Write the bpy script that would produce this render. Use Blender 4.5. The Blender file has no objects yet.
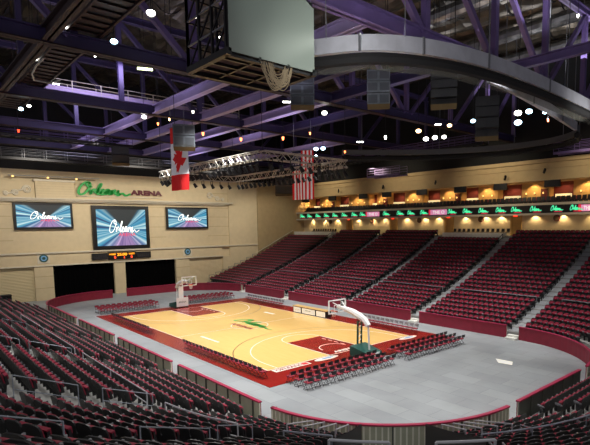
import bpy, bmesh, math, random
import numpy as np
from mathutils import Vector, Matrix
random.seed(7)
PI = math.pi
COL = bpy.context.scene.collection
sin, cos, rad = math.sin, math.cos, math.radians

# ------------------------------------------------------------------ camera
CX, CY, CZ = 42.051, -26.2424, 9.9966
YAW, PIT, ROL, FPX = 2.3944, -0.1046, -0.0096, 492.02
SDX, SDY = 46.9946, 53.7483
def cam_axes():
    f = Vector((cos(PIT)*cos(YAW), cos(PIT)*sin(YAW), sin(PIT)))
    r = Vector((sin(YAW), -cos(YAW), 0)); u = r.cross(f)
    return cos(ROL)*r+sin(ROL)*u, -sin(ROL)*r+cos(ROL)*u, f
AR, AU, AF = cam_axes()
CP = Vector((CX, CY, CZ))
cd = bpy.data.cameras.new('camera'); cam = bpy.data.objects.new('camera', cd); COL.objects.link(cam)
cd.sensor_fit = 'HORIZONTAL'; cd.sensor_width = 36.0
cd.lens = FPX*36.0/590.0
cd.shift_x = -SDX/590.0; cd.shift_y = SDY/590.0
cd.clip_start = 0.1; cd.clip_end = 400
M3 = Matrix((AR, AU, -AF)).transposed()
cam.matrix_world = Matrix.Translation(CP) @ M3.to_4x4()
bpy.context.scene.camera = cam

def ray(x, y): return AF + AR*((x-295-SDX)/FPX) + AU*((222.5+SDY-y)/FPX)
def at_z(x, y, z):
    d = ray(x, y); return CP + d*((z-CZ)/d.z)
def at_y(x, y, Y):
    d = ray(x, y); return CP + d*((Y-CY)/d.y)
def at_x(x, y, X):
    d = ray(x, y); return CP + d*((X-CX)/d.x)
def project(p):
    d = Vector(p)-CP; z = d.dot(AF)
    if z < 0.3: return (-9999, -9999, z)
    return (295+SDX+FPX*d.dot(AR)/z, 222.5+SDY-FPX*d.dot(AU)/z, z)
def in_frame(p, m=6):
    x, y, z = project(p)
    return z > 0.5 and -m < x < 590+m and -m < y < 445+m

# ------------------------------------------------------------------ materials
MATS = {}
def mat(name, col, rough=0.6, metal=0.0, noise=0.0, nscale=4.0, emit=0.0, spec=0.5, col2=None, bump=0.0, ecol=None):
    m = bpy.data.materials.new(name); m.use_nodes = True
    nt = m.node_tree; b = nt.nodes['Principled BSDF']
    b.inputs['Roughness'].default_value = rough
    b.inputs['Metallic'].default_value = metal
    b.inputs['Specular IOR Level'].default_value = spec
    c = (col[0], col[1], col[2], 1)
    if noise > 0 or col2:
        tc = nt.nodes.new('ShaderNodeTexCoord'); n = nt.nodes.new('ShaderNodeTexNoise')
        n.inputs['Scale'].default_value = nscale; n.inputs['Detail'].default_value = 4
        nt.links.new(tc.outputs['Object'], n.inputs['Vector'])
        r = nt.nodes.new('ShaderNodeValToRGB')
        c2 = col2 if col2 else [max(0, v*(1-noise)) for v in col]
        r.color_ramp.elements[0].position = 0.35; r.color_ramp.elements[1].position = 0.65
        r.color_ramp.elements[0].color = (c2[0], c2[1], c2[2], 1)
        r.color_ramp.elements[1].color = c
        nt.links.new(n.outputs['Fac'], r.inputs['Fac'])
        nt.links.new(r.outputs['Color'], b.inputs['Base Color'])
        if bump:
            bp = nt.nodes.new('ShaderNodeBump'); bp.inputs['Strength'].default_value = bump
            nt.links.new(n.outputs['Fac'], bp.inputs['Height']); nt.links.new(bp.outputs['Normal'], b.inputs['Normal'])
    else:
        b.inputs['Base Color'].default_value = c
    if emit > 0:
        e = ecol if ecol else col
        b.inputs['Emission Color'].default_value = (e[0], e[1], e[2], 1)
        b.inputs['Emission Strength'].default_value = emit
    MATS[name] = m
    return m
def srgb(r, g, b):
    f = lambda v: (v/255/12.92) if v/255 <= 0.04045 else ((v/255+0.055)/1.055)**2.4
    return (f(r), f(g), f(b))

mat('concrete_floor', srgb(150,154,158), 0.55, noise=0.12, nscale=0.6)
mat('terrace_concrete', srgb(150,150,148), 0.8, noise=0.2, nscale=2.0)
mat('step_concrete', srgb(225,225,218), 0.8, noise=0.15, nscale=3.0)
mat('aisle_concrete', srgb(176,180,184), 0.8, noise=0.12, nscale=2.0)
mat('tan_wall', srgb(214,196,160), 0.85, noise=0.06, nscale=1.5)
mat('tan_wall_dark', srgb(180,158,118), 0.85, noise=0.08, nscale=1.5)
mat('cream_trim', srgb(216,206,184), 0.7, noise=0.05)
mat('black_paint', srgb(14,14,16), 0.9)
mat('deck_brown', srgb(92,84,72), 0.32, metal=0.6, noise=0.6, nscale=0.9, bump=0.35)
mat('foil', srgb(150,150,150), 0.28, metal=0.8, noise=0.5, nscale=1.3, bump=0.4)
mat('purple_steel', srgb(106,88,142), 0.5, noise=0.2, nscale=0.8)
mat('dark_steel', srgb(44,20,24), 0.6, noise=0.3, nscale=0.8)  # dark red of the catwalk; on beams it holds warm bounce in the colour
mat('purple_steel_lit', srgb(166,150,196), 0.5, noise=0.15, nscale=0.8)  # lit copy of the purple steel, brightness put into the colour
mat('purple_steel_dim', srgb(62,52,96), 0.55, noise=0.2, nscale=0.8)  # dim copy of the purple steel, shade put into the colour
mat('band_shaded', srgb(70,72,78), 0.5)  # silver track fascia with its shade put into the colour
mat('black_steel', srgb(24,22,26), 0.55)
mat('grey_steel', srgb(120,122,128), 0.45, metal=0.3)
mat('truss_alu', srgb(176,172,164), 0.4, metal=0.5)
mat('rail_steel', srgb(150,158,172), 0.35, metal=0.2)
mat('rail_light', srgb(190,192,200), 0.4, metal=0.2)
mat('red_pad', srgb(140,28,52), 0.55, noise=0.15, nscale=2.0)
mat('red_cap', srgb(164,36,74), 0.5)
mat('panel_khaki', srgb(184,184,160), 0.6, noise=0.1, nscale=2.0)
mat('panel_dark', srgb(84,86,78), 0.6, noise=0.1, nscale=2.0)
mat('picket', srgb(232,230,214), 0.6)
mat('seat_black', srgb(27,27,31), 0.42)
mat('seat_red', srgb(142,26,54), 0.7)
mat('seat_grey', srgb(122,122,128), 0.5)
mat('seat_edge', srgb(150,40,52), 0.7)
mat('chair_red', srgb(140,30,52), 0.7)
mat('chair_black', srgb(20,18,22), 0.5)
mat('chair_silver', srgb(150,152,160), 0.35, metal=0.4)
mat('court_red', srgb(148,36,32), 0.22, noise=0.15, nscale=0.5)
mat('court_key', srgb(150,34,32), 0.22, noise=0.1, nscale=0.7)
mat('line_white', srgb(245,238,225), 0.3)
mat('line_black', srgb(70,52,38), 0.4)
mat('logo_green', srgb(60,170,70), 0.4)
mat('logo_red', srgb(140,30,34), 0.4)
mat('logo_blue', srgb(120,170,215), 0.4)
mat('white_paint', srgb(236,238,236), 0.4)
mat('green_pad', srgb(14,74,66), 0.5)
mat('orange_rim', srgb(235,96,50), 0.4)
mat('net_white', srgb(225,225,220), 0.9)
mat('curtain_black', (0.0012,0.0012,0.0014), 1.0, spec=0.05)
mat('rollup', srgb(206,190,152), 0.7)
mat('sign_green', srgb(20,150,60), 0.5, emit=0.15, ecol=srgb(20,160,60))
mat('sign_maroon', srgb(92,20,32), 0.5)
mat('flag_red', srgb(214,34,36), 0.8, emit=0.08, ecol=srgb(220,30,30))  # faint glow added to the red cloth, which is no lamp
mat('flag_white', srgb(236,236,240), 0.8, emit=0.06, ecol=(1,1,1))  # white cloth also lifted by a small added glow
mat('flag_blue', srgb(24,30,70), 0.8)
mat('logo_teal', srgb(40,80,70), 0.6)
mat('bezel', srgb(16,16,18), 0.4)
mat('led_black', srgb(10,14,12), 0.5)
mat('led_green', srgb(60,200,150), 0.5, emit=0.75, ecol=srgb(90,220,170))
mat('led_red', srgb(220,40,60), 0.5, emit=0.8, ecol=srgb(210,40,70))
mat('led_pink', srgb(220,150,185), 0.5, emit=0.6, ecol=srgb(235,150,190))
mat('led_white', srgb(240,240,240), 0.5, emit=1.0, ecol=srgb(240,245,245))
mat('led_amber', srgb(255,170,40), 0.5, emit=1.6, ecol=srgb(255,160,30))
mat('led_orange', srgb(255,90,50), 0.5, emit=1.3, ecol=srgb(255,70,40))
mat('exit_red', srgb(255,60,30), 0.5, emit=3.0, ecol=srgb(255,50,25))
mat('suite_red', srgb(108,38,26), 0.8, noise=0.3, nscale=1.0)
mat('suite_tan', srgb(206,164,96), 0.8, noise=0.15, nscale=1.0)
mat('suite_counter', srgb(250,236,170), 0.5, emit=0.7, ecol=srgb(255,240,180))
mat('sconce', srgb(255,220,150), 0.5, emit=1.6, ecol=srgb(255,205,120))
mat('speaker_grey', srgb(120,128,138), 0.6, noise=0.2, nscale=5)
mat('speaker_dark', srgb(32,34,40), 0.6)
mat('grille_grey', srgb(84,90,98), 0.7)
mat('speaker_wood', srgb(92,74,40), 0.7)
mat('screen_grey', srgb(150,162,152), 0.55)
mat('band_silver', srgb(190,192,202), 0.45, metal=0.15, noise=0.15, nscale=1.5)
mat('rope', srgb(176,160,132), 0.9)
mat('net_black', srgb(26,26,28), 0.9)
mat('lamp_housing', srgb(40,40,44), 0.5)
def lamp_mat(name, c, s): return mat(name, c, 0.5, emit=s, ecol=c)
lamp_mat('lamp_white', srgb(255,252,240), 14)
lamp_mat('lamp_cool', srgb(190,235,255), 12)
lamp_mat('lamp_warm', srgb(255,205,150), 9)
lamp_mat('lamp_orange', srgb(255,140,80), 6)
lamp_mat('lamp_red', srgb(255,70,40), 4)
lamp_mat('lamp_tube', srgb(240,255,190), 6)
mat('table_top', srgb(214,176,110), 0.5)
mat('table_black', srgb(18,18,20), 0.5)
mat('ad_white', srgb(236,234,224), 0.4, emit=0.25, ecol=(1,1,0.95))  # glow added for contrast; the white panels and tape are no lamps

def maple():
    m = mat('maple', srgb(240,196,116), 0.2)
    nt = m.node_tree; b = nt.nodes['Principled BSDF']
    tc = nt.nodes.new('ShaderNodeTexCoord'); mp = nt.nodes.new('ShaderNodeMapping')
    mp.inputs['Scale'].default_value = (0.35, 3.2, 1)
    nt.links.new(tc.outputs['Object'], mp.inputs['Vector'])
    n = nt.nodes.new('ShaderNodeTexNoise'); n.inputs['Scale'].default_value = 1.6; n.inputs['Detail'].default_value = 5
    nt.links.new(mp.outputs['Vector'], n.inputs['Vector'])
    r = nt.nodes.new('ShaderNodeValToRGB')
    r.color_ramp.elements[0].color = (*srgb(236,186,104), 1); r.color_ramp.elements[1].color = (*srgb(250,212,140), 1)
    nt.links.new(n.outputs['Fac'], r.inputs['Fac']); nt.links.new(r.outputs['Color'], b.inputs['Base Color'])
maple()
def panels():
    m = MATS['concrete_floor']; nt = m.node_tree; b = nt.nodes['Principled BSDF']
    for l in list(b.inputs['Base Color'].links): nt.links.remove(l)
    tc = nt.nodes.new('ShaderNodeTexCoord')
    br = nt.nodes.new('ShaderNodeTexBrick'); br.offset = 0.5
    br.inputs['Scale'].default_value = 1.0; br.inputs['Brick Width'].default_value = 2.44; br.inputs['Row Height'].default_value = 1.22
    br.inputs['Mortar Size'].default_value = 0.012
    br.inputs['Color1'].default_value = (*srgb(160,165,169), 1); br.inputs['Color2'].default_value = (*srgb(147,152,157), 1)
    br.inputs['Mortar'].default_value = (*srgb(126,130,134), 1)
    nt.links.new(tc.outputs['Object'], br.inputs['Vector'])
    n = nt.nodes.new('ShaderNodeTexNoise'); n.inputs['Scale'].default_value = 0.35; n.inputs['Detail'].default_value = 5
    nt.links.new(tc.outputs['Object'], n.inputs['Vector'])
    r = nt.nodes.new('ShaderNodeValToRGB'); r.color_ramp.elements[0].color = (0.84,0.84,0.84,1); r.color_ramp.elements[0].position = 0.35
    r.color_ramp.elements[1].color = (1,1,1,1); r.color_ramp.elements[1].position = 0.62
    nt.links.new(n.outputs['Fac'], r.inputs['Fac'])
    mx = nt.nodes.new('ShaderNodeMix'); mx.data_type = 'RGBA'; mx.blend_type = 'MULTIPLY'; mx.inputs[0].default_value = 1
    nt.links.new(br.outputs['Color'], mx.inputs[6]); nt.links.new(r.outputs['Color'], mx.inputs[7])
    nt.links.new(mx.outputs[2], b.inputs['Base Color'])
panels()
def screen_mat():
    # burst of light rays on the video screens, procedural from generated coords
    m = mat('video', (0.1,0.3,0.5), 0.5)
    nt = m.node_tree; b = nt.nodes['Principled BSDF']
    tc = nt.nodes.new('ShaderNodeTexCoord'); sp = nt.nodes.new('ShaderNodeSeparateXYZ')
    nt.links.new(tc.outputs['Generated'], sp.inputs[0])
    def mth(op, a, bb=None):
        n = nt.nodes.new('ShaderNodeMath'); n.operation = op
        for i, v in enumerate((a, bb)):
            if v is None: continue
            if isinstance(v, (int, float)): n.inputs[i].default_value = v
            else: nt.links.new(v, n.inputs[i])
        return n.outputs[0]
    dx = mth('SUBTRACT', sp.outputs['Y'], 0.56); dy = mth('SUBTRACT', sp.outputs['Z'], 0.45)
    ang = mth('ARCTAN2', dy, dx)
    a2 = mth('MULTIPLY', ang, 3.2)
    n = nt.nodes.new('ShaderNodeTexNoise'); n.noise_dimensions = '1D'; n.inputs['Scale'].default_value = 1.5; n.inputs['Detail'].default_value = 3
    nt.links.new(a2, n.inputs['W'])
    ramp = nt.nodes.new('ShaderNodeValToRGB'); e = ramp.color_ramp
    e.elements[0].position = 0.30; e.elements[0].color = (*srgb(16,70,120), 1)
    e.elements[1].position = 0.66; e.elements[1].color = (*srgb(205,240,240), 1)
    k = e.elements.new(0.47); k.color = (*srgb(40,150,190), 1)
    nt.links.new(n.outputs['Fac'], ramp.inputs['Fac'])
    # lower half goes violet
    lo = nt.nodes.new('ShaderNodeValToRGB'); e = lo.color_ramp
    e.elements[0].position = 0.3; e.elements[0].color = (*srgb(60,60,130), 1)
    e.elements[1].position = 0.7; e.elements[1].color = (*srgb(214,170,220), 1)
    nt.links.new(n.outputs['Fac'], lo.inputs['Fac'])
    f = mth('SUBTRACT', mth('ABSOLUTE', mth('ADD', ang, 1.55)), 0.35)
    f2 = mth('MULTIPLY', f, 1.8)
    f2n = nt.nodes.new('ShaderNodeClamp'); nt.links.new(f2, f2n.inputs[0])
    mx = nt.nodes.new('ShaderNodeMix'); mx.data_type = 'RGBA'
    nt.links.new(f2n.outputs[0], mx.inputs[0]); nt.links.new(lo.outputs['Color'], mx.inputs[6]); nt.links.new(ramp.outputs['Color'], mx.inputs[7])
    # dark wedge at the top centre
    w = mth('MULTIPLY', mth('SUBTRACT', mth('ABSOLUTE', mth('SUBTRACT', ang, 1.62)), 0.5), 5.0)
    wc = nt.nodes.new('ShaderNodeClamp'); nt.links.new(w, wc.inputs[0])
    mx2 = nt.nodes.new('ShaderNodeMix'); mx2.data_type = 'RGBA'; mx2.inputs[6].default_value = (*srgb(24,36,40), 1)
    nt.links.new(wc.outputs[0], mx2.inputs[0]); nt.links.new(mx.outputs[2], mx2.inputs[7])
    b.inputs['Base Color'].default_value = (0.02,0.02,0.02,1)
    nt.links.new(mx2.outputs[2], b.inputs['Emission Color']); b.inputs['Emission Strength'].default_value = 0.9
screen_mat()

# ------------------------------------------------------------------ mesh builder
class MB:
    def __init__(s): s.v = []; s.f = []; s.m = []; s.mats = []
    def mi(s, name):
        if name not in s.mats: s.mats.append(name)
        return s.mats.index(name)
    def poly(s, pts, m):
        i = len(s.v); s.v += [tuple(p) for p in pts]; s.f.append(tuple(range(i, i+len(pts)))); s.m.append(s.mi(m))
    def hexa(s, p, m):   # 8 pts: bottom 4 ccw, top 4
        i = len(s.v); s.v += [tuple(q) for q in p]; k = s.mi(m)
        for f in ((3,2,1,0),(4,5,6,7),(0,1,5,4),(1,2,6,5),(2,3,7,6),(3,0,4,7)):
            s.f.append(tuple(i+j for j in f)); s.m.append(k)
    def box(s, x0, x1, y0, y1, z0, z1, m):
        s.hexa([(x0,y0,z0),(x1,y0,z0),(x1,y1,z0),(x0,y1,z0),(x0,y0,z1),(x1,y0,z1),(x1,y1,z1),(x0,y1,z1)], m)
    def bar(s, a, b, w, h, m, up=(0,0,1)):
        a = Vector(a); b = Vector(b); d = (b-a)
        if d.length < 1e-6: return
        d.normalize(); u = Vector(up)
        if abs(d.dot(u)) > 0.98: u = Vector((1,0,0))
        r = d.cross(u).normalized(); u = r.cross(d).normalized()
        r *= w/2; u *= h/2
        s.hexa([a-r-u, a+r-u, b+r-u, b-r-u, a-r+u, a+r+u, b+r+u, b-r+u], m)
    def tube(s, pts, r, m, n=6, closed=False):
        pts = [Vector(p) for p in pts]; k = s.mi(m); rings = []
        N = len(pts)
        for i, p in enumerate(pts):
            a = pts[i-1] if i > 0 else (pts[-1] if closed else p); b = pts[(i+1) % N] if (i < N-1 or closed) else p
            d = (b-a).normalized(); u = Vector((0,0,1)) if abs(d.z) < 0.95 else Vector((1,0,0))
            q = d.cross(u).normalized(); w = q.cross(d).normalized()
            rr = r[i] if isinstance(r, (list, tuple)) else r
            base = len(s.v)
            for j in range(n):
                t = 2*PI*j/n; s.v.append(tuple(p+q*(rr*cos(t))+w*(rr*sin(t))))
            rings.append(base)
        for i in range(N if closed else N-1):
            a = rings[i]; b = rings[(i+1) % N]
            for j in range(n):
                s.f.append((a+j, a+(j+1) % n, b+(j+1) % n, b+j)); s.m.append(k)
        if not closed:
            s.f.append(tuple(rings[0]+j for j in reversed(range(n)))); s.m.append(k)
            s.f.append(tuple(rings[-1]+j for j in range(n))); s.m.append(k)
    def strip(s, A, B, m):   # quads between two polylines
        for i in range(len(A)-1): s.poly([A[i], A[i+1], B[i+1], B[i]], m)
    def cyl(s, c, r, h, m, axis=(0,0,1), n=16, r2=None):
        c = Vector(c); d = Vector(axis).normalized(); s.tube([c, c+d*h], [r, r if r2 is None else r2], m, n)
    def mesh(s, name):
        me = bpy.data.meshes.new(name)
        me.from_pydata(s.v, [], s.f)
        for n in s.mats: me.materials.append(MATS[n])
        me.polygons.foreach_set('material_index', s.m)
        me.update(); return me
    def build(s, name, parent=None, loc=None, rz=None):
        o = bpy.data.objects.new(name, s.mesh(name)); COL.objects.link(o)
        if parent: o.parent = parent
        if loc is not None: o.location = loc
        if rz is not None: o.rotation_euler = (0,0,rz)
        return o
def tag(o, label, cat, group=None, kind=None):
    o['label'] = label; o['category'] = cat
    if group: o['group'] = group
    if kind: o['kind'] = kind
    return o
def empty(name, label, cat, loc=(0,0,0), rz=0, group=None):
    o = bpy.data.objects.new(name, None); COL.objects.link(o); o.location = loc; o.rotation_euler = (0,0,rz)
    o.empty_display_size = 0.2
    return tag(o, label, cat, group)
def struct(name, mb):
    o = mb.build(name); o['kind'] = 'structure'; return o
def dup(root, loc, rz, label=None, group=None):
    r = root.copy(); COL.objects.link(r); r.location = loc; r.rotation_euler = (0,0,rz)
    if label: r['label'] = label
    if group: r['group'] = group
    for ch in root.children:
        c = ch.copy(); COL.objects.link(c); c.parent = r
        for g in ch.children:
            e = g.copy(); COL.objects.link(e); e.parent = c
    return r
ORD = ['zeroth','first','second','third','fourth','fifth','sixth','seventh','eighth','ninth','tenth','eleventh','twelfth','thirteenth','fourteenth','fifteenth','sixteenth','seventeenth','eighteenth','nineteenth','twentieth','twenty-first','twenty-second','twenty-third','twenty-fourth','twenty-fifth','twenty-sixth','twenty-seventh','twenty-eighth','twenty-ninth','thirtieth']
def text_mesh(txt, size, m, depth=0.0, bold=0.0):
    c = bpy.data.curves.new('t', 'FONT'); c.body = txt; c.size = size; c.extrude = depth; c.offset = bold
    c.resolution_u = 3
    o = bpy.data.objects.new('t', c); COL.objects.link(o)
    dg = bpy.context.evaluated_depsgraph_get()
    me = bpy.data.meshes.new_from_object(o.evaluated_get(dg))
    bpy.data.objects.remove(o); bpy.data.curves.remove(c)
    vs = [tuple(v.co) for v in me.vertices]; fs = [tuple(p.vertices) for p in me.polygons]
    bpy.data.meshes.remove(me)
    return vs, fs
def add_text(mb, txt, width, height, origin, ex, ey, m, depth=0.0, bold=0.0):
    vs, fs = text_mesh(txt, 1.0, m, 0.0, bold)
    xs = [v[0] for v in vs]; ys = [v[1] for v in vs]
    x0, x1, y0, y1 = min(xs), max(xs), min(ys), max(ys)
    O = Vector(origin); ex = Vector(ex).normalized(); ey = Vector(ey).normalized(); n = ex.cross(ey)
    base = len(mb.v); k = mb.mi(m)
    for v in vs: mb.v.append(tuple(O+ex*((v[0]-x0)/(x1-x0)*width)+ey*((v[1]-y0)/(y1-y0)*height)+n*depth))
    for f in fs: mb.f.append(tuple(base+i for i in f)); mb.m.append(k)
# handwritten "Orleans" strokes in unit space
SCRIPT = [
 [(1.55,1.75),(1.2,2.05),(0.7,1.85),(0.2,1.1),(0.05,0.35),(0.35,-0.05),(0.9,0.15),(1.4,0.85),(1.6,1.6),(1.35,2.0),(1.05,1.75),(1.35,1.35),(1.9,1.3)],
 [(1.75,0.85),(1.75,0.05),(1.9,0.6),(2.15,0.9),(2.35,0.75),(2.4,0.3),(2.65,0.5),(3.1,1.5),(3.1,1.85),(2.9,1.6),(2.7,0.6),(2.75,0.05),(3.05,0.2),(3.45,0.6),(3.5,0.9),(3.25,0.8),(3.15,0.3),(3.4,0.0),(3.8,0.35),
  (4.25,0.85),(4.0,0.9),(3.8,0.45),(3.9,0.05),(4.15,0.35),(4.35,0.85),(4.3,0.2),(4.5,0.1),(4.75,0.8),(4.72,0.05),(4.95,0.65),(5.2,0.85),(5.25,0.3),(5.45,0.15),(5.75,0.85),(5.65,0.5),(5.95,0.2),(5.8,-0.05),(5.5,0.05)],
 [(5.85,0.0),(6.3,0.35),(6.6,0.15),(6.9,-0.05),(7.3,0.15),(7.6,0.3)]]
def crom(pts, n=5):
    out = []
    P = [pts[0]]+list(pts)+[pts[-1]]
    for i in range(1, len(P)-2):
        for j in range(n):
            t = j/n; r = []
            for k in (0, 1):
                a, b, c, d = P[i-1][k], P[i][k], P[i+1][k], P[i+2][k]
                r.append(0.5*((2*b)+(-a+c)*t+(2*a-5*b+4*c-d)*t*t+(-a+3*b-3*c+d)*t**3))
            out.append(tuple(r))
    out.append(tuple(pts[-1])); return out
def add_script(mb, width, height, origin, ex, ey, m, pen=0.16, off=0.0, n=4, thick=0.0, shear=0.12):
    O = Vector(origin); ex = Vector(ex).normalized(); ey = Vector(ey).normalized(); nn = ex.cross(ey)
    sx = width/7.7; sy = height/2.2
    for st in SCRIPT:
        pts = crom(st, n); L = []; R = []
        for i, p in enumerate(pts):
            a = pts[max(0, i-1)]; b = pts[min(len(pts)-1, i+1)]
            dx, dy = b[0]-a[0], b[1]-a[1]; l = math.hypot(dx, dy) or 1
            w = pen*(0.8+0.4*abs(dy/l))
            nx, ny = -dy/l*w/2, dx/l*w/2
            def P(q, o): return O+ex*((q[0]+shear*q[1])*sx)+ey*((q[1]+0.08)*sy)+nn*o
            L.append(((p[0]+nx, p[1]+ny))); R.append(((p[0]-nx, p[1]-ny)))
        A = [P(q, off+thick) for q in L]; B = [P(q, off+thick) for q in R]
        mb.strip(B, A, m)
        if thick:
            A0 = [P(q, off) for q in L]; B0 = [P(q, off) for q in R]
            mb.strip(A, A0, m); mb.strip(B0, B, m)

# ------------------------------------------------------------------ bowl geometry
HX, HY, RC = 30.48, 12.95, 8.5
KX, KY = HX-RC, HY-RC
def prof(d): return 0.5+0.30*(d-0.85)+0.0065*(d-0.85)**2
def dk(k): return 0.95+0.87*k
def zk(k): return prof(dk(k))
def profN(d): return prof(d)-0.27*max(0.0, min(1.0, 1-(d-0.95)/4.4))
def zn(k): return profN(dk(k))
# ------------------------------------------------------------------ setting
YS = 33.0; YB = 35.0; XW = -35.2
mb = MB(); mb.poly([(-36,-16,0),(60,-16,0),(60,36,0),(-36,36,0)], 'concrete_floor'); struct('floor', mb)

def terrace(name, path, k0, k1, zk=zk):
    """path(d) -> list of (x,y) along the row at offset d."""
    mb = MB()
    for k in range(k0, k1+1):
        d0 = dk(k)-0.45; d1 = dk(k)+0.42; z = zk(k); zp = zk(k-1) if k > k0 else 0
        a = [(x,y,z) for x,y in path(d0)]; b = [(x,y,z) for x,y in path(d1)]
        c = [(x,y,zp) for x,y in path(d0)]
        mb.strip(a, b, 'terrace_concrete'); mb.strip(c, a, 'terrace_concrete')
        if k == k1:
            mb.strip(b, [(x,y,0) for x,y in path(d1)], 'terrace_concrete')
        # end caps
        for i in (0, -1):
            mb.poly([(a[i][0],a[i][1],0),(b[i][0],b[i][1],0),b[i],a[i]], 'terrace_concrete')
    return mb
AIS = [-22.2, -11.4, -0.1, 10.6, 21.4]       # far side aisle centres
AISN = [-22.0, -10.2, 0.6, 11.7, 22.2]       # near side aisle centres
far_path = lambda d: [(x, HY+d) for x in (-34.6, KX)]
def arc(sx, sy, a0, a1, n):
    return lambda d: [(sx*KX+(RC+d)*cos(rad(a0+(a1-a0)*i/n)), sy*KY+(RC+d)*sin(rad(a0+(a1-a0)*i/n))) for i in range(n+1)]
near_path = lambda d: [(-24.2, -HY-d), (KX, -HY-d)]
end_path = lambda d: [(HX+d, -KY), (HX+d, KY)]
mb = terrace('far', far_path, 0, 21)
# far aisle half steps
def steps(mb, k0, k1, fn, m='step_concrete', w=1.2, zk=zk):
    if m == 'aisle_concrete':
        for k in range(k0, k1+1):
            z1 = zk(k); z0 = zk(k-1) if k > 0 else 0.0; d1 = dk(k)-0.45
            for q in range(3):
                da = d1-0.22*(3-q); zt = z0+(z1-z0)*(q+1)/4
                p = [fn(da, -w/2), fn(da, w/2), fn(da+.22, w/2), fn(da+.22, -w/2)]
                mb.hexa([(x,y,z0) for x,y in p]+[(x,y,zt) for x,y in p], m)
        return
    for k in range(k0, k1+1):
        z1 = zk(k); z0 = zk(k-1) if k > 0 else 0.0
        zm = (z0+z1)/2; d1 = dk(k)-0.45; d0 = d1-0.38
        p = [fn(d0, -w/2), fn(d0, w/2), fn(d1, w/2), fn(d1, -w/2)]
        mb.hexa([(x,y,z0) for x,y in p]+[(x,y,zm) for x,y in p], m)
for ax in AIS: steps(mb, 1, 21, lambda d, s, ax=ax: (ax+s, HY+d), 'aisle_concrete', 1.6)
struct('floor_terrace_far', mb)
mb = terrace('farcorner', arc(1, 1, 90, 0, 18), 0, 21); struct('floor_terrace_far_corner', mb)
mb = terrace('near', near_path, 0, 14, zn)
for ax in AISN: steps(mb, 0, 14, lambda d, s, ax=ax: (ax+s, -HY-d), zk=zn)
struct('floor_terrace_near', mb)
VOM0, VOM1 = -53, -35
def corner_aisle(a):
    return lambda d, s: (KX+(RC+d)*cos(rad(a))-s*sin(rad(a)), -KY+(RC+d)*sin(rad(a))+s*cos(rad(a)))
mb = terrace('c1', arc(1, -1, -90, VOM0, 12), 0, 19, zn)
steps(mb, 5, 19, corner_aisle(-64), zk=zn)
struct('floor_terrace_near_corner', mb)
mb = terrace('c3', arc(1, -1, VOM1, 0, 12), 0, 12, zn); struct('floor_terrace_end_corner', mb)
mb = terrace('c2', arc(1, -1, VOM0, VOM1, 6), 7, 12, zn); struct('floor_terrace_tunnel', mb)
mb = terrace('e', end_path, 0, 12, zn)
steps(mb, 0, 10, lambda d, s: (HX+d, -3.6+s), zk=zn)
struct('floor_terrace_end', mb)
# upper concourse slab on the far side
mb = MB(); mb.box(-35.2, 45, 32.35, 37.4, 0, 8.35, 'terrace_concrete'); struct('floor_concourse', mb)

# end wall
mb = MB()
def wy(y0, y1, z0, z1, x0, x1, m, mb_=None): (mb_ or mb).box(x0, x1, y0, y1, z0, z1, m)
mb.box(XW-0.5, XW-0.05, -30, 38, 4.77, 17.7, 'tan_wall')
for y0, y1 in ((-30,-21.0),(-11.7,-9.42),(-1.33,0.26),(8.25,10.6),(16.6,38)): mb.box(XW-0.5, XW-0.05, y0, y1, 0, 4.77, 'tan_wall')
mb.box(XW-0.9, XW-0.5, -30, 38, 0, 17.7, 'black_paint')
mb.box(XW-0.5, XW, -30, 38, 17.7, 32, 'black_paint')
for y0, y1 in ((-11.7,-9.42),(-1.33,0.26),(8.25,10.6),(16.8,18.3)): mb.box(XW-0.05, XW+0.25, y0, y1, 0, 4.75, 'tan_wall')
mb.box(XW-0.05, XW+0.12, 18.3, 24.15, 0, 17.7, 'tan_wall')
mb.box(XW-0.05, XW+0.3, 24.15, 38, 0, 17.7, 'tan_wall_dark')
# panel joints
for z in (1.7, 3.3, 8.3, 9.9, 11.5, 13.0, 15.5):
    for y0, y1 in ((-20,-13.8),(4.4,7.0),(14.3,24.1),(24.2,38)) if z > 6.7 else ((-11.7,-9.42),(8.25,10.6)):
        xx = XW+0.26 if z < 5 else XW+(0.315 if y0 > 24 else 0.13 if y0 > 18 else -0.04)
        mb.box(xx-0.01, xx+0.006, y0, y1, z-0.03, z+0.03, 'tan_wall_dark')
struct('wall_end', mb)
mb = MB(); mb.box(XW-0.05, XW+0.3, -30, 16.7, 4.77, 6.42, 'tan_wall')
mb.box(XW+0.0, XW+0.55, -30, 18.3, 6.42, 6.62, 'cream_trim'); mb.box(XW+0.0, XW+0.42, -30, 16.8, 4.7, 4.88, 'cream_trim')
mb.box(XW+0.0, XW+0.3, 18.3, 24.1, 6.45, 6.6, 'cream_trim')
struct('trim_1', mb)
mb = MB()
for z, x, h in ((13.45, 0.45, 0.2), (13.62, 0.75, 0.2), (13.8, 1.0, 0.16)):
    mb.box(XW-0.05, XW+x, -30, 17.4+(x-0.45)*2.4, z, z+h, 'cream_trim')
struct('trim_2', mb)
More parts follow.
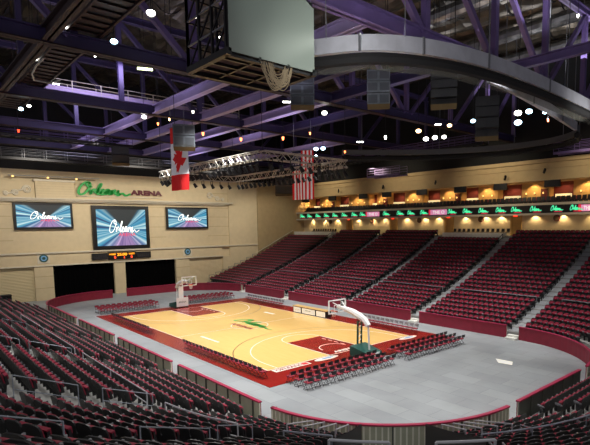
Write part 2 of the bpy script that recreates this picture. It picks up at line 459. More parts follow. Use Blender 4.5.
# sign parapet above the ledge, arched top
mb = MB()
ys = [-30+ i*0.9 for i in range(54)]
def ptop(y):
    if -11 < y < -6.3: return 16.35
    return 16.15-0.0045*(y-1)**2 if y > -6.3 else 16.0
ys = sorted([y for y in ys if y < 17.6]+[-11,-10.999,-6.3,-6.299,17.6])
def bulge(y): return XW+0.35+0.5*max(0, 1-((y-0)/9.0)**2)
A = [(bulge(y), y, 13.9) for y in ys]; B = [(bulge(y), y, ptop(y)) for y in ys]; C = [(XW-0.05, y, ptop(y)) for y in ys]
mb.strip(A, B, 'tan_wall'); mb.strip(B, C, 'cream_trim'); mb.poly([A[-1], (XW-0.05,17.6,13.9), C[-1], B[-1]], 'tan_wall')
struct('wall_sign_parapet', mb)
mb = MB(); mb.box(XW+0.3, XW+1.0, -11.0, -6.3, 13.95, 16.15, 'tan_wall'); mb.box(XW+0.2, XW+1.15, -11.15, -6.15, 16.15, 16.4, 'cream_trim')
for i in range(6): mb.box(XW+1.0, XW+1.01, -10.9, -6.4, 14.2+i*0.33, 14.22+i*0.33, 'tan_wall_dark')
struct('trim_3', mb)
# scroll ornaments
def scroll(y0, s, label):
    mb = MB(); pts = []
    for c, r0, t in ((0, 0.55, 2.2), (1.35*s, 0.4, 2.0), (2.4*s, 0.28, 1.8)):
        for i in range(22):
            a = t*2*PI*i/22; r = r0*(1-0.75*i/22)
            pts.append((XW+0.5, y0+c+s*r*cos(a), 14.75+ (0.3 if c == 0 else 0)-abs(c)*0.12+r*sin(a)))
    mb.tube(pts, 0.1, 'cream_trim', 5)
    tag(mb.build('scroll_ornament'), label, 'ornament')
scroll(-11.9, -1, 'cream scroll ornament on the ledge left of the raised sign block')
scroll(14.6, 1, 'cream scroll ornament on the ledge right of the maroon lettering')
# curtained doors
for n, (y0, y1) in enumerate(((-9.42,-1.33),(0.26,8.25))):
    mb = MB(); N = 60; a = []; b = []
    for i in range(N+1):
        y = y0+(y1-y0)*i/N; x = XW-0.28+0.08*sin(i*1.3)
        a.append((x,y,0)); b.append((x,y,4.8))
    mb.strip(a, b, 'curtain_black'); struct('door_%d' % (n+1), mb)
for n, (y0, y1) in enumerate(((-21,-11.7),(10.6,16.6))):
    mb = MB()
    for i in range(24):
        z = i*0.2
        mb.poly([(XW-0.14,y0,z),(XW-0.14,y1,z),(XW-0.08,y1,z+0.1),(XW-0.08,y0,z+0.1)], 'rollup' if n == 0 else 'tan_wall')
        mb.poly([(XW-0.08,y0,z+0.1),(XW-0.08,y1,z+0.1),(XW-0.14,y1,z+0.2),(XW-0.14,y0,z+0.2)], 'rollup' if n == 0 else 'tan_wall')
    struct('door_%d' % (n+3), mb)

# far side walls
mb = MB()
mb.box(-35.2, 45, YB, YB+0.3, 8.35, 11.1, 'tan_wall'); struct('wall_side_lower', mb)
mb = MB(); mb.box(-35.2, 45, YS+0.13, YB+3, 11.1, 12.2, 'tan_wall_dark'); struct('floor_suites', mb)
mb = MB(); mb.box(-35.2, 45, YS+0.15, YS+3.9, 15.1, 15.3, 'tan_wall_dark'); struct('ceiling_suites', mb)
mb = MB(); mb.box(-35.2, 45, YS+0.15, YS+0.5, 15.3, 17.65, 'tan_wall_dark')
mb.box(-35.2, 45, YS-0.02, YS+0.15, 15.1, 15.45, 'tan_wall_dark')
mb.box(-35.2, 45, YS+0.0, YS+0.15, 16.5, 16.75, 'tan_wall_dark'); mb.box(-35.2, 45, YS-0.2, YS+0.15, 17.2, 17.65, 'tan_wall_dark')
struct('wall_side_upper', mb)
mb = MB(); mb.box(-35.2, 45, YS+0.2, YS+0.6, 17.65, 32, 'black_paint'); struct('wall_side_top', mb)
mb = MB(); mb.box(-35.2, 45, YS+3.6, YS+3.9, 12.2, 15.1, 'suite_red'); struct('wall_side_back', mb)
mb = MB(); mb.box(-34.7, 45, YS-0.12, YS+0.4, 10.92, 11.16, 'cream_trim'); mb.box(-34.7, 45, YS-0.15, YS+0.3, 12.13, 12.42, 'cream_trim'); struct('trim_4', mb)
# suite bays: tan alcove partitions
mb = MB()
OPEN = [(-33.2,-30.2),(-25.9,-22.3),(-17.3,-15.4),(-12.9,-9.3),(-5.7,-2.5),(1.2,4.0),(7.0,10.4),(14.0,17.0),(20.4,23.6)]
e = -34.9
TAN = []
for o in OPEN: TAN.append((e, o[0])); e = o[1]
TAN.append((e, 30))
for i, (a, b) in enumerate(TAN):
    mb = MB(); mb.box(a, b, YS+2.2, YS+3.58, 12.2, 15.1, 'suite_tan'); struct('wall_suite_%d' % (i+1), mb)

# roof deck: sagging insulation blanket between purlins running along x
mb = MB()
nx, ny = 48, 150
V = {}
for i in range(nx+1):
    for j in range(ny+1):
        y = -38+j*76/ny; x = -37+i*92/nx
        z = 31.5-0.9*abs(sin(PI*(y+38)/3.2))**0.8 + 0.12*sin(i*2.1+j*0.7)
        V[i,j] = (x, y, z)
for i in range(nx):
    for j in range(ny): mb.poly([V[i,j], V[i,j+1], V[i+1,j+1], V[i+1,j]], 'deck_brown')
struct('ceiling', mb)

# ------------------------------------------------------------------ court
court = empty('basketball_court', 'glossy maple basketball court with red border on the grey arena floor', 'court', (0,0,0))
mb = MB(); mb.box(-16.6, 17.3, -9.5, 9.8, 0.0, 0.03, 'court_red'); mb.build('border', court)
mb = MB(); mb.box(-14.33, 14.33, -7.62, 7.62, 0.03, 0.036, 'maple'); mb.build('maple_floor', court)
for s in (-1, 1):
    mb = MB(); mb.box(min(s*8.75, s*14.3), max(s*8.75, s*14.3), -1.85, 1.85, 0.036, 0.040, 'court_key'); mb.build('key_paint', court)
def ring(mb, cx, cy, r, a0, a1, w, z, m, n=40):
    A = [(cx+(r-w/2)*cos(rad(a0+(a1-a0)*i/n)), cy+(r-w/2)*sin(rad(a0+(a1-a0)*i/n)), z) for i in range(n+1)]
    B = [(cx+(r+w/2)*cos(rad(a0+(a1-a0)*i/n)), cy+(r+w/2)*sin(rad(a0+(a1-a0)*i/n)), z) for i in range(n+1)]
    mb.strip(B, A, m)
def fbox(mb, x0, x1, y0, y1, z, m): mb.poly([(x0,y0,z),(x1,y0,z),(x1,y1,z),(x0,y1,z)], m)
mb = MB(); z = 0.045; W = 'line_white'; lw = 0.08
for s in (-1, 1):
    fbox(mb, min(s*14.25, s*14.33), max(s*14.25, s*14.33), -7.62, 7.62, z, W); fbox(mb, -14.33, 14.33, s*7.58-.04, s*7.58+.04, z, W)
    fbox(mb, min(s*8.7, s*14.3), max(s*8.7, s*14.3), 1.83, 1.93, z, W); fbox(mb, min(s*8.7, s*14.3), max(s*8.7, s*14.3), -1.93, -1.83, z, W)
    a = 90 if s > 0 else -90
    ring(mb, s*8.6, 0, 1.83, a, a+180, lw, z, W)
    a1 = math.degrees(math.acos(0.0))
    ring(mb, s*12.75, 0, 6.75, a, a+180, lw, z, W, 60)
    for t in (-1, 1): fbox(mb, min(s*12.75, s*14.3), max(s*12.75, s*14.3), t*6.75-.04, t*6.75+.04, z, W)
    ring(mb, s*12.75, 0, 1.25, a, a+180, 0.09, z+.001, W)
    for q in (9.6, 10.4, 11.2, 12.0):
        fbox(mb, min(s*q, s*(q+.5)), max(s*q, s*(q+.5)), 1.3, 1.4, z, W)
ring(mb, 0, 0, 1.83, 0, 360, lw, z, W); fbox(mb, -.03, .03, -7.6, 7.6, z, W)
fbox(mb, -5.2, -3.3, 5.1, 5.45, z, W); fbox(mb, 1.2, 4.4, -6.0, -5.75, z, W)
mb.build('court_line', court)
for s in (-1, 1):
    mb = MB(); ring(mb, s*12.75, 0, 8.1, 90 if s > 0 else -90, (90 if s > 0 else -90)+180, 0.06, z, 'line_black', 60)
    o = mb.build('outer_arc', court); o['label'] = 'thin dark brown three point arc'
mb = MB(); add_script(mb, 6.8, 1.7, (-3.4,0.1,0.05), (1,0,0), (0,1,0), 'logo_green', pen=0.3)
o = mb.build('centre_script', court); o['label'] = 'green handwritten lettering at mid court'
mb = MB(); add_text(mb, 'ARENA', 4.0, 0.62, (-2.1,-1.15,0.05), (1,0,0), (0,1,0), 'logo_red', bold=0.03)
mb.build('centre_lettering', court)
mb = MB(); fbox(mb, 14.42, 15.05, -7.4, -4.3, 0.038, 'line_white'); fbox(mb, 14.5, 14.95, -4.95, -4.4, 0.041, 'flag_red')
add_text(mb, 'ORLEANS', 2.2, 0.4, (14.93,-7.2,0.042), (0,1,0), (-1,0,0), 'court_red', bold=0.02)
o = mb.build('baseline_decal', court); o['label'] = 'white strip with red lettering along the near baseline'
mb = MB(); add_text(mb, 'ARENA', 2.3, 0.45, (14.05,-1.05,0.047), (0,1,0), (-1,0,0), 'line_white', bold=0.04)
mb.build('baseline_lettering', court)
for cy in (-2.6, 6.9):
    mb = MB()
    P = [(14.75+0.36*cos(2*PI*i/24), cy+1.15*sin(2*PI*i/24)) for i in range(24)]
    mb.poly([(x,y,0.042) for x,y in P], 'line_white')
    mb.poly([(14.72+0.14*cos(2*PI*i/20), cy+0.1+0.6*sin(2*PI*i/20), 0.044) for i in range(20)], 'logo_blue')
    mb.build('oval_decal', court)
mb = MB(); mb.poly([(23.6,6.3,0.008),(24.3,5.45,0.008),(25.3,5.6,0.008),(24.9,6.4,0.008)], 'ad_white')
tag(mb.build('floor_tape_patch'), 'pale tape patch on the bare grey floor right of the court', 'tape')

# ------------------------------------------------------------------ hoops
def make_hoop():
    # built about the rim end: +x runs away from the court, origin on the floor under the baseline
    r = empty('basketball_hoop', 'near portable basketball hoop with white boom and dark green padded base', 'basketball hoop', (14.325,0,0.03))
    b = MB(); b.hexa([(1.1,-.85,0),(2.95,-.8,0),(2.95,.8,0),(1.1,.85,0),(1.1,-.85,.78),(2.95,-.75,.42),(2.95,.75,.42),(1.1,.85,.78)], 'green_pad')
    b.build('base', r)
    b = MB(); b.box(2.95, 3.01, -.5, .5, .1, .42, 'white_paint'); b.build('rear_plate', r)
    b = MB(); b.box(.98, 1.1, -.7, .7, .1, .7, 'green_pad'); b.build('front_pad', r)
    b = MB()
    for y in (-.2, .2): b.bar((1.3,y,.85), (1.35,y,2.65), .11, .11, 'green_pad')
    for i in range(5): b.bar((1.33,-.2,1.0+i*.35), (1.33,.2,1.2+i*.35), .05, .05, 'white_paint')
    b.build('mast', r)
    b = MB(); b.tube([(2.35,0,.5),(2.25,0,2.45)], .07, 'white_paint', 8); b.build('rear_post', r)
    b = MB(); b.tube([(2.3,0,2.35),(1.9,0,2.75),(1.3,0,3.0),(.6,0,3.22),(-.2,0,3.35),(-.8,0,3.4),(-1.18,0,3.43)], [.2,.24,.27,.25,.2,.14,.11], 'white_paint', 8); b.build('boom', r)
    for y in (-.5, .5):
        b = MB(); b.tube([(-.1,0,3.32),(-1.18,y,3.8)], .04, 'white_paint', 6); b.build('brace', r)
    gb = MB(); gb.box(-1.225, -1.205, -.85, .85, 2.96, 3.92, 'glass_board'); bd = gb.build('backboard', r)
    b = MB()
    for z in (2.93, 3.95): b.box(-1.25, -1.18, -.92, .92, z-.045, z+.045, 'white_paint')
    for y in (-.88, .88): b.box(-1.25, -1.18, y-.045, y+.045, 2.93, 3.95, 'white_paint')
    for z in (3.1, 3.55): b.box(-1.24, -1.2, -.3, .3, z-.025, z+.025, 'white_paint')
    for y in (-.3, .3): b.box(-1.24, -1.2, y-.025, y+.025, 3.1, 3.55, 'white_paint')
    b.build('frame', bd)
    b = MB(); ringp = [(-1.575+.23*cos(2*PI*i/20)-.05, .23*sin(2*PI*i/20), 3.02) for i in range(20)]
    b.tube(ringp, .025, 'orange_rim', 6, closed=True); b.box(-1.4, -1.24, -.08, .08, 2.95, 3.05, 'orange_rim')
    rm = b.build('rim', r)
    b = MB()
    for i in range(12):
        a = 2*PI*i/12; a2 = a+.5; a3 = a-.5
        for q in (a2, a3): b.tube([(-1.625+.22*cos(a), .22*sin(a), 3.0), (-1.625+.16*cos(q), .16*sin(q), 2.75), (-1.625+.12*cos(a), .12*sin(a), 2.55)], .008, 'net_white', 4)
    b.build('net', rm)
    return r
m = mat('glass_board', (0.9,0.95,0.95), 0.05); bb = m.node_tree.nodes['Principled BSDF']
bb.inputs['Transmission Weight'].default_value = 1.0; bb.inputs['IOR'].default_value = 1.02
hoop = make_hoop()
fh = dup(hoop, (-14.325,0,0.03), PI, 'far basketball hoop with white padded post before the curtained doors')
b = MB(); b.box(.8, .88, -.75, .75, .15, 1.25, 'white_paint'); add_text(b, 'ARENA', 1.0, .22, (.79,.5,.6), (0,-1,0), (0,0,1), 'logo_teal'); b.build('front_board', fh)
b = MB(); b.box(1.1, 1.25, -.3, .3, .75, 2.6, 'white_paint'); b.build('mast_pad', fh)

# ------------------------------------------------------------------ scorer's table
st = empty('scorers_table', 'black courtside scorers table with white lit panels on the far sideline', 'table', (0,8.0,0.03))
b = MB(); b.box(-2.9, 2.9, -.35, .35, 0, .74, 'table_black'); b.build('cabinet', st)
b = MB(); b.box(-2.95, 2.95, -.4, .4, .74, .8, 'table_top'); b.build('table_top', st)
for x0, x1 in ((-2.75,-1.45),(-1.2,1.05),(1.3,2.75)):
    b = MB(); b.box(x0, x1, -.39, -.352, .1, .66, 'ad_white'); b.build('ad_panel', st)
b = MB(); add_text(b, 'ARENA', 1.0, .16, (-.6,-.393,.36), (1,0,0), (0,0,1), 'logo_teal'); add_text(b, 'ORLEANS', .9, .12, (-2.55,-.393,.32), (1,0,0), (0,0,1), 'logo_red'); b.build('ad_lettering', st)

# ------------------------------------------------------------------ rink barriers
def line(p, q, n=2): return [(p[0]+(q[0]-p[0])*i/(n-1), p[1]+(q[1]-p[1])*i/(n-1)) for i in range(n)]
def carc(sx, sy, a0, a1, n=16): return [(sx*KX+RC*cos(rad(a0+(a1-a0)*i/n)), sy*KY+RC*sin(rad(a0+(a1-a0)*i/n))) for i in range(n+1)]
def normals(pts):
    out = []
    for i in range(len(pts)):
        a = Vector(pts[max(0,i-1)]); b = Vector(pts[min(len(pts)-1,i+1)]); d = (b-a).normalized(); out.append(Vector((d.y,-d.x)))
    return out
def resample(pts, step):
    out = [(Vector(pts[0]), None)]; P = [Vector(p) for p in pts]; res = []; L = 0
    for i in range(len(P)-1):
        d = P[i+1]-P[i]; l = d.length
        if l < 1e-6: continue
        t = (-L) % step if res else 0.02
        while t <= l:
            res.append((P[i]+d*(t/l), Vector((d.y,-d.x)).normalized())); t += step
        L = (l-(t-step)) if t > 0 else L+l
        L = L % step
    return res
def barrier(pts, label, back='panel_khaki', posts=1.25, pickets=None, h=1.1):
    """pts counter-clockwise round the rink: the outward normal is on the right."""
    N = normals(pts); r = empty('rink_barrier', label, 'barrier', (pts[0][0], pts[0][1], 0), group=None)
    ox, oy = pts[0]
    def off(d, z): return [(p[0]+n.x*d-ox, p[1]+n.y*d-oy, z) for p, n in zip(pts, N)]
    b = MB(); b.strip(off(0, 0.02), off(0, h-.02), 'red_pad'); b.strip(off(.05, 0.02), off(0, .02), 'red_pad'); b.strip(off(.05,h-.02), off(.05,.02), 'red_pad')
    a0, a1 = off(0,.02), off(.05,.02); c0, c1 = off(0,h-.02), off(.05,h-.02)
    for i in (0,-1): b.poly([a0[i],a1[i],c1[i],c0[i]], 'red_pad')
    b.build('pad', r)
    b = MB(); b.strip(off(.1, 0.02), off(.1, h-.02), back); b.strip(off(.052,h-.02), off(.052,.02), back)
    a0, a1 = off(.052,.02), off(.1,.02); c0, c1 = off(.052,h-.02), off(.1,h-.02)
    for i in (0,-1): b.poly([a0[i],a1[i],c1[i],c0[i]], 'picket')
    b.build('panel', r)
    b = MB(); A, B, Cc, D = off(-.05,h), off(.15,h), off(.15,h+.07), off(-.05,h+.07)
    b.strip(A,B,'red_cap'); b.strip(B,Cc,'red_cap'); b.strip(Cc,D,'red_cap'); b.strip(D,A,'red_cap')
    for i in (0,-1): b.poly([A[i],B[i],Cc[i],D[i]], 'red_cap')
    b.build('cap_rail', r)
    if posts:
        for p, n in resample(pts, posts):
            b = MB(); q = p+n*.13; b.bar((q.x-ox,q.y-oy,.02), (q.x-ox,q.y-oy,h), .07, .07, 'panel_dark', up=(n.x,n.y,0)); b.build('post', r)
    if pickets:
        for p, n in resample(pts, pickets):
            b = MB(); q = p+n*.115; b.bar((q.x-ox,q.y-oy,.15), (q.x-ox,q.y-oy,h-.05), .07, .03, 'picket', up=(n.x,n.y,0)); b.build('picket', r)
    return r
Y0 = -HY
barrier(line((-21.5,Y0),(-10.75,Y0),3), 'red capped barrier on the near sideline, farthest of the four straight lengths')
barrier(line((-9.65,Y0),(0.05,Y0),3), 'red capped near sideline barrier, second straight length from the far corner')
barrier(line((1.2,Y0),(11.15,Y0),3), 'red capped near sideline barrier, third straight length from the far corner')
barrier(line((12.25,Y0),(21.6,Y0),3), 'red capped near sideline barrier, longest looking length in front of the seats')
barrier(line((22.75,Y0),(23.2,Y0))[:1]+carc(1,-1,-86,-1,22), 'curved near corner barrier with pale pickets behind its red cap', pickets=0.27, posts=1.6)
barrier(line((HX,-3.7),(HX,3.95),3), 'short straight barrier at the right end with dark back panels', back='panel_dark', posts=1.3)
barrier([(HX,5.0)]+carc(1,1,6,90,18)+[(21.95,HY)], 'curved burgundy barrier at the right far corner of the floor', posts=None)
for (a, b_), t in zip(((20.8,11.2),(10.1,0.45),(-0.6,-10.9),(-11.9,-21.7)), ('first from the right corner','second from the right corner, behind the near hoop','third from the right, behind the scorers table','fourth from the right, below the far seats')):
    barrier(line((a,HY),(b_,HY),3), 'burgundy far sideline barrier, straight length '+t, posts=None)
barrier([(-22.7,HY)]+carc(-1,1,90,180,18)+[(-HX,-1.3)], 'burgundy barrier curving round the far left corner below the tan end wall', posts=None)
barrier([(-HX,-3.2)]+carc(-1,-1,180,266,18), 'wrinkled burgundy barrier curving in front of the left curtained door', posts=None)
# little step blocks in the barrier gaps
for x, y, t in ((10.65,13.3,'gap right of centre in the far barrier'),(21.4,13.3,'gap by the right far corner barrier'),(-0.05,13.3,'gap behind the near hoop boom'),(-11.4,13.3,'gap left of the scorers table'),(-22.2,13.3,'leftmost gap in the far barrier')):
    s = empty('step_unit', 'pale two step block in the '+t, 'steps', (x,y,0))
    b = MB(); b.box(-.5,.5,-.85,-.4,0,.17,'step_concrete'); b.build('tread', s)
    b = MB(); b.box(-.5,.5,-.4,.0,0,.34,'step_concrete'); b.build('tread', s)

# ------------------------------------------------------------------ folding chairs on the floor
def make_folding(silver):
    r = empty('folding_chair', 'x', 'folding chair')
    pad = 'chair_silver' if silver else 'chair_red'
    b = MB(); b.hexa([(-.2,-.2,.43),(.2,-.2,.43),(.21,.2,.45),(-.21,.2,.45),(-.2,-.2,.49),(.2,-.2,.49),(.21,.2,.51),(-.21,.2,.51)], 'chair_red'); b.build('seat', r)
    b = MB(); pr = []
    for i in range(5):
        x = -.2+.1*i; pr.append((x, -.25-.02*(1-(x/.2)**2)))
    for (xa, ya), (xb, yb) in zip(pr, pr[1:]):
        b.hexa([(xa,ya-.035,.6),(xb,yb-.035,.6),(xb,yb-.015,.6),(xa,ya-.015,.6),(xa,ya-.065,.84),(xb,yb-.065,.84),(xb,yb-.045,.84),(xa,ya-.045,.84)], 'chair_silver' if silver else 'chair_black')
        b.hexa([(xa,ya-.015,.61),(xb,yb-.015,.61),(xb,yb,.61),(xa,ya,.61),(xa,ya-.045,.83),(xb,yb-.045,.83),(xb,yb-.03,.83),(xa,ya-.03,.83)], pad)
    b.build('backrest', r)
    for s in (-1, 1):
        b = MB(); b.tube([(s*.22,.22,0),(s*.22,-.08,.5),(s*.22,-.28,.84)], .014, 'chair_black', 5); b.build('leg', r)
        b = MB(); b.tube([(s*.19,-.24,0),(s*.19,.1,.45)], .014, 'chair_black', 5); b.build('leg', r)
    for q in ((-.19,-.2),(-.22,.16)):
        b = MB(); b.bar((q[0],q[1],.1), (-q[0],q[1],.1), .02, .02, 'chair_black'); b.build('stretcher', r)
    return r
FC = [make_folding(False), make_folding(True)]; used = [False, False]
def put_chair(x, y, z, rz, label, group, kind=0):
    rz += random.uniform(-.06,.06); x += random.uniform(-.02,.02); y += random.uniform(-.02,.02)
    if not used[kind]:
        o = FC[kind]; used[kind] = True; o.location = (x,y,z); o.rotation_euler = (0,0,rz); o['label'] = label; o['group'] = group
    else: dup(FC[kind], (x,y,z), rz, label, group)
def spread(a, b, n): return [a+(b-a)*i/(n-1) for i in range(n)]
Zc = 0.03
for i, x in enumerate(spread(4.5, 15.5, 20)): put_chair(x, -8.75, Zc, 0, 'black folding chair with dark red seat on near sideline, %s from the right' % ORD[20-i], 'folding chairs along the near sideline')
for i, x in enumerate(spread(-12.7, -3.0, 17)): put_chair(x, -8.75, Zc, 0, 'dark folding chair on the near red border at left, %s from its left end' % ORD[i+1], 'folding chairs at the far end of the near sideline')
for r_, x in enumerate((-17.3,-18.2,-19.1)):
    for i, y in enumerate(spread(-8.6,-2.3,11)): put_chair(x, y, 0, -PI/2, 'maroon folding chair left of the far hoop, %s row back, %s from left' % (ORD[r_+1], ORD[i+1]), 'folding chairs left of the far hoop')
    for i, y in enumerate(spread(1.6,8.2,11)): put_chair(x, y, 0, -PI/2, 'maroon folding chair right of the far hoop, %s row back, %s from right' % (ORD[r_+1], ORD[11-i]), 'folding chairs right of the far hoop')
for i, x in enumerate(spread(-14.4,-6.7,14)): put_chair(x, 8.7, Zc, PI, 'folding chair with silver back on far sideline left of scorers table, %s from left' % ORD[i+1], 'silver backed chairs left of the scorers table', 1)
for i, x in enumerate(spread(6.8,14.1,13)): put_chair(x, 8.7, Zc, PI, 'folding chair with silver back on far sideline behind near hoop, %s from right' % ORD[13-i], 'silver backed chairs behind the near hoop', 1)
for r_, x in enumerate((17.45,18.35,19.25)):
    z = 0
    for i, y in enumerate(spread(-8.0,-0.5,13)): put_chair(x, y, z, PI/2, 'maroon folding chair left of near hoop base, %s row from court, %s from left' % (ORD[r_+1], ORD[i+1]), 'folding chairs left of the near hoop')
    for i, y in enumerate(spread(1.5,8.3,12)): put_chair(x, y, z, PI/2, 'maroon folding chair right of near hoop base, %s row from court, %s from right' % (ORD[r_+1], ORD[12-i]), 'folding chairs right of the near hoop')

# ------------------------------------------------------------------ arena seats
def roundpanel(w, z0, z1, y0, y1, t, m, inset=0.0):
    """leaning panel with rounded top corners; y0,y1 front face at bottom/top, t thickness to the back."""
    mb = MB(); hw = w/2
    prof_ = [(-hw,z0),(hw,z0),(hw,z1-.12),(hw*.86,z1-.035),(hw*.5,z1),(-hw*.5,z1),(-hw*.86,z1-.035),(-hw,z1-.12)]
    f = lambda z: y0+(y1-y0)*(z-z0)/(z1-z0)
    F = [(x,f(z),z) for x,z in prof_]; B = [(x,f(z)-t,z) for x,z in prof_]
    mb.poly(list(reversed(F)), m); mb.poly(B, m)
    n = len(F)
    for i in range(n): mb.poly([F[i],F[(i+1)%n],B[(i+1)%n],B[i]], m)
    return mb
def seat_parts():
    P = []
    P.append(('backrest', roundpanel(.525,.28,.92,-.075,-.215,.045,'seat_black')))
    P.append(('back_cushion', roundpanel(.42,.46,.86,-.055,-.155,.04,'seat_red')))
    c = MB(); c.hexa([(-.22,-.04,.38),(.22,-.04,.38),(.22,.06,.40),(-.22,.06,.40),(-.22,-.06,.70),(.22,-.06,.70),(.21,.01,.72),(-.21,.01,.72)], 'seat_black')
    c.hexa([(-.19,.03,.60),(.19,.03,.60),(.19,.065,.60),(-.19,.065,.60),(-.2,-.07,.75),(.2,-.07,.75),(.19,.05,.76),(-.19,.05,.76)], 'seat_red')
    P.append(('seat_cushion', c))
    a = MB(); a.hexa([(-.29,-.2,.6),(-.24,-.2,.6),(-.24,.16,.64),(-.29,.16,.64),(-.29,-.2,.66),(-.24,-.2,.66),(-.24,.16,.74),(-.29,.16,.74)], 'seat_grey'); P.append(('armrest', a))
    l = MB(); l.hexa([(-.28,-.12,0),(-.245,-.12,0),(-.245,.02,0),(-.28,.02,0),(-.28,-.14,.57),(-.245,-.14,.57),(-.245,.08,.58),(-.28,.08,.58)], 'seat_black'); P.append(('leg', l))
    return P
SP = seat_parts()
SEATS = []   # (x,y,z,rz,section,row,index)
def add_seat(x, y, z, rz, sec, k, i):
    SEATS.append((x,y,z,rz,sec,k,i))
PITCH = 0.535
def clear(x, aisles, w=0.72): return all(abs(x-a) > w for a in aisles)
edges = [-34.3]+AIS+[22.6]
for si in range(len(edges)-1):
    a = edges[si]+(0.95 if si else 0.3); b = edges[si+1]-0.9
    if si == len(edges)-2: continue
    n = int((b-a)/PITCH); kmax = 19 if si in (0, 3) else 21
    for k in range(0, kmax+1):
        for i in range(n+1):
            x = a+(b-a)*i/n
            add_seat(x, HY+dk(k)-.05, zk(k), PI, 'far%d' % si, k, i)
for k in range(0, 22):   # far right corner fan
    R_ = RC+dk(k)-.05; a0 = 90-math.degrees(0.35/R_); n = int(rad(a0+8)*R_/PITCH)
    for i in range(n):
        a = a0-math.degrees(i*PITCH/R_)
        if abs(a-52) < math.degrees(.6/R_): continue
        p = (KX+R_*cos(rad(a)), KY+R_*sin(rad(a)))
        if in_frame((p[0],p[1],zk(k)+.6), 30): add_seat(p[0], p[1], zk(k), rad(a)+PI/2, 'farcorner', k, i)
edges = [-24.0]+AISN
for si in range(len(edges)-1):
    a = edges[si]+(0.95 if si else 0.1); b = edges[si+1]-1.1
    n = max(1, int((b-a)/PITCH))
    for k in range(0, 15):
        for i in range(n+1):
            x = a+(b-a)*i/n
            if in_frame((x,-HY-dk(k),zn(k)+.6), 25): add_seat(x, -HY-dk(k)+.05, zn(k), 0, 'near%d' % si, k, n-i+1)
def corner(a0, a1, k0, k1, sec, aisle=None):
    for k in range(k0, k1+1):
        R_ = RC+dk(k)-.05; n = int(rad(abs(a1-a0))*R_/PITCH); c = 0
        for i in range(n+1):
            a = a0+(a1-a0)*i/max(1,n); x, y = KX+R_*cos(rad(a)), -KY+R_*sin(rad(a))
            if aisle and k >= 5 and abs(rad(a-aisle)*R_) < .75: continue
            if (Vector((x,y,0))-Vector((CX,CY,0))).length < 4.5: continue
            c += 1
            if in_frame((x,y,zn(k)+.6), 20): add_seat(x, y, zn(k), rad(a)+PI/2, sec, k, c)
def pad_deg(m_, k=0): return math.degrees(m_/(RC+2))
corner(-90+7.5, VOM0-2.6, 0, 19, 'cornerL', -64)
corner(VOM1+2.6, -4.5, 0, 12, 'cornerR')
for k in range(0, 11):
    c = 0; y = -2.7
    while y < KY+6:
        c += 1; x = HX+dk(k)-.05
        if y <= KY and in_frame((x,y,zn(k)+.6), 20): add_seat(x, y, zn(k), PI/2, 'end', k, c)
        y += PITCH
SECN = {'cornerL':'picketed corner barrier','cornerR':'right half corner barrier','end':'right end barrier'}
for s_ in range(5): SECN['near%d' % s_] = ['leftmost sideline barrier','left sideline barrier','second sideline barrier','third sideline barrier','longest sideline barrier'][s_]
near = [s for s in SEATS if s[4] in SECN and in_frame((s[0],s[1],s[2]+.6), 0)]
near.sort(key=lambda s: project((s[0],s[1],s[2]+.6))[2])
IND = set(near[:300])
meshes = [(n, m_.mesh('arena_seat_'+n)) for n, m_ in SP]
for s in near[:300]:
    x, y, z, rz, sec, k, i = s
    side = {'cornerL':'left aisle','cornerR':'tunnel side','end':'end aisle'}.get(sec, 'right aisle')
    r = empty('stadium_chair', 'black folded stadium chair, %s row behind %s, %s from %s' % (ORD[k+1], SECN[sec], ORD[min(i,30)], side), 'chair', (x,y,z), rz, 'folded stadium chairs in the near stands')
    for n, me in meshes:
        o = bpy.data.objects.new(n, me); COL.objects.link(o); o.parent = r
# everything else in one merged object
tv = []; tf = []; tm = []; order = []
for n, m_ in SP:
    b0 = len(tv); tv += m_.v; tf += [tuple(i+b0 for i in f) for f in m_.f]
    for q in m_.m:
        nm = m_.mats[q]
        if nm not in order: order.append(nm)
        tm.append(order.index(nm))
tv = np.array(tv); rest = [s for s in SEATS if s not in IND]
ns = len(rest); nv = len(tv)
allv = np.zeros((ns, nv, 3))
for q, s in enumerate(rest):
    c, sn = cos(s[3]), sin(s[3])
    allv[q,:,0] = tv[:,0]*c-tv[:,1]*sn+s[0]; allv[q,:,1] = tv[:,0]*sn+tv[:,1]*c+s[1]; allv[q,:,2] = tv[:,2]+s[2]
loops = np.array([i for f in tf for i in f]); lt = np.array([len(f) for f in tf]); ls = np.concatenate([[0], np.cumsum(lt)[:-1]])
me = bpy.data.meshes.new('arena_seat_block')
me.vertices.add(ns*nv); me.vertices.foreach_set('co', allv.reshape(-1))
nl = len(loops); nf = len(tf)
me.loops.add(ns*nl); me.polygons.add(ns*nf)
me.loops.foreach_set('vertex_index', (loops[None,:]+np.arange(ns)[:,None]*nv).reshape(-1).astype(np.int32))
me.polygons.foreach_set('loop_start', (ls[None,:]+np.arange(ns)[:,None]*nl).reshape(-1).astype(np.int32))
me.polygons.foreach_set('loop_total', np.tile(lt, ns).astype(np.int32))
for nm in order: me.materials.append(MATS[nm])
me.polygons.foreach_set('material_index', np.tile(np.array(tm), ns).astype(np.int32))
me.update(calc_edges=True); me.validate()
o = bpy.data.objects.new('stadium_chairs', me); COL.objects.link(o)
tag(o, 'rows upon rows of burgundy stadium chairs filling the far stand and rear rows', 'chairs', kind='stuff')
print('SEATS', len(SEATS), 'individual', len(IND))

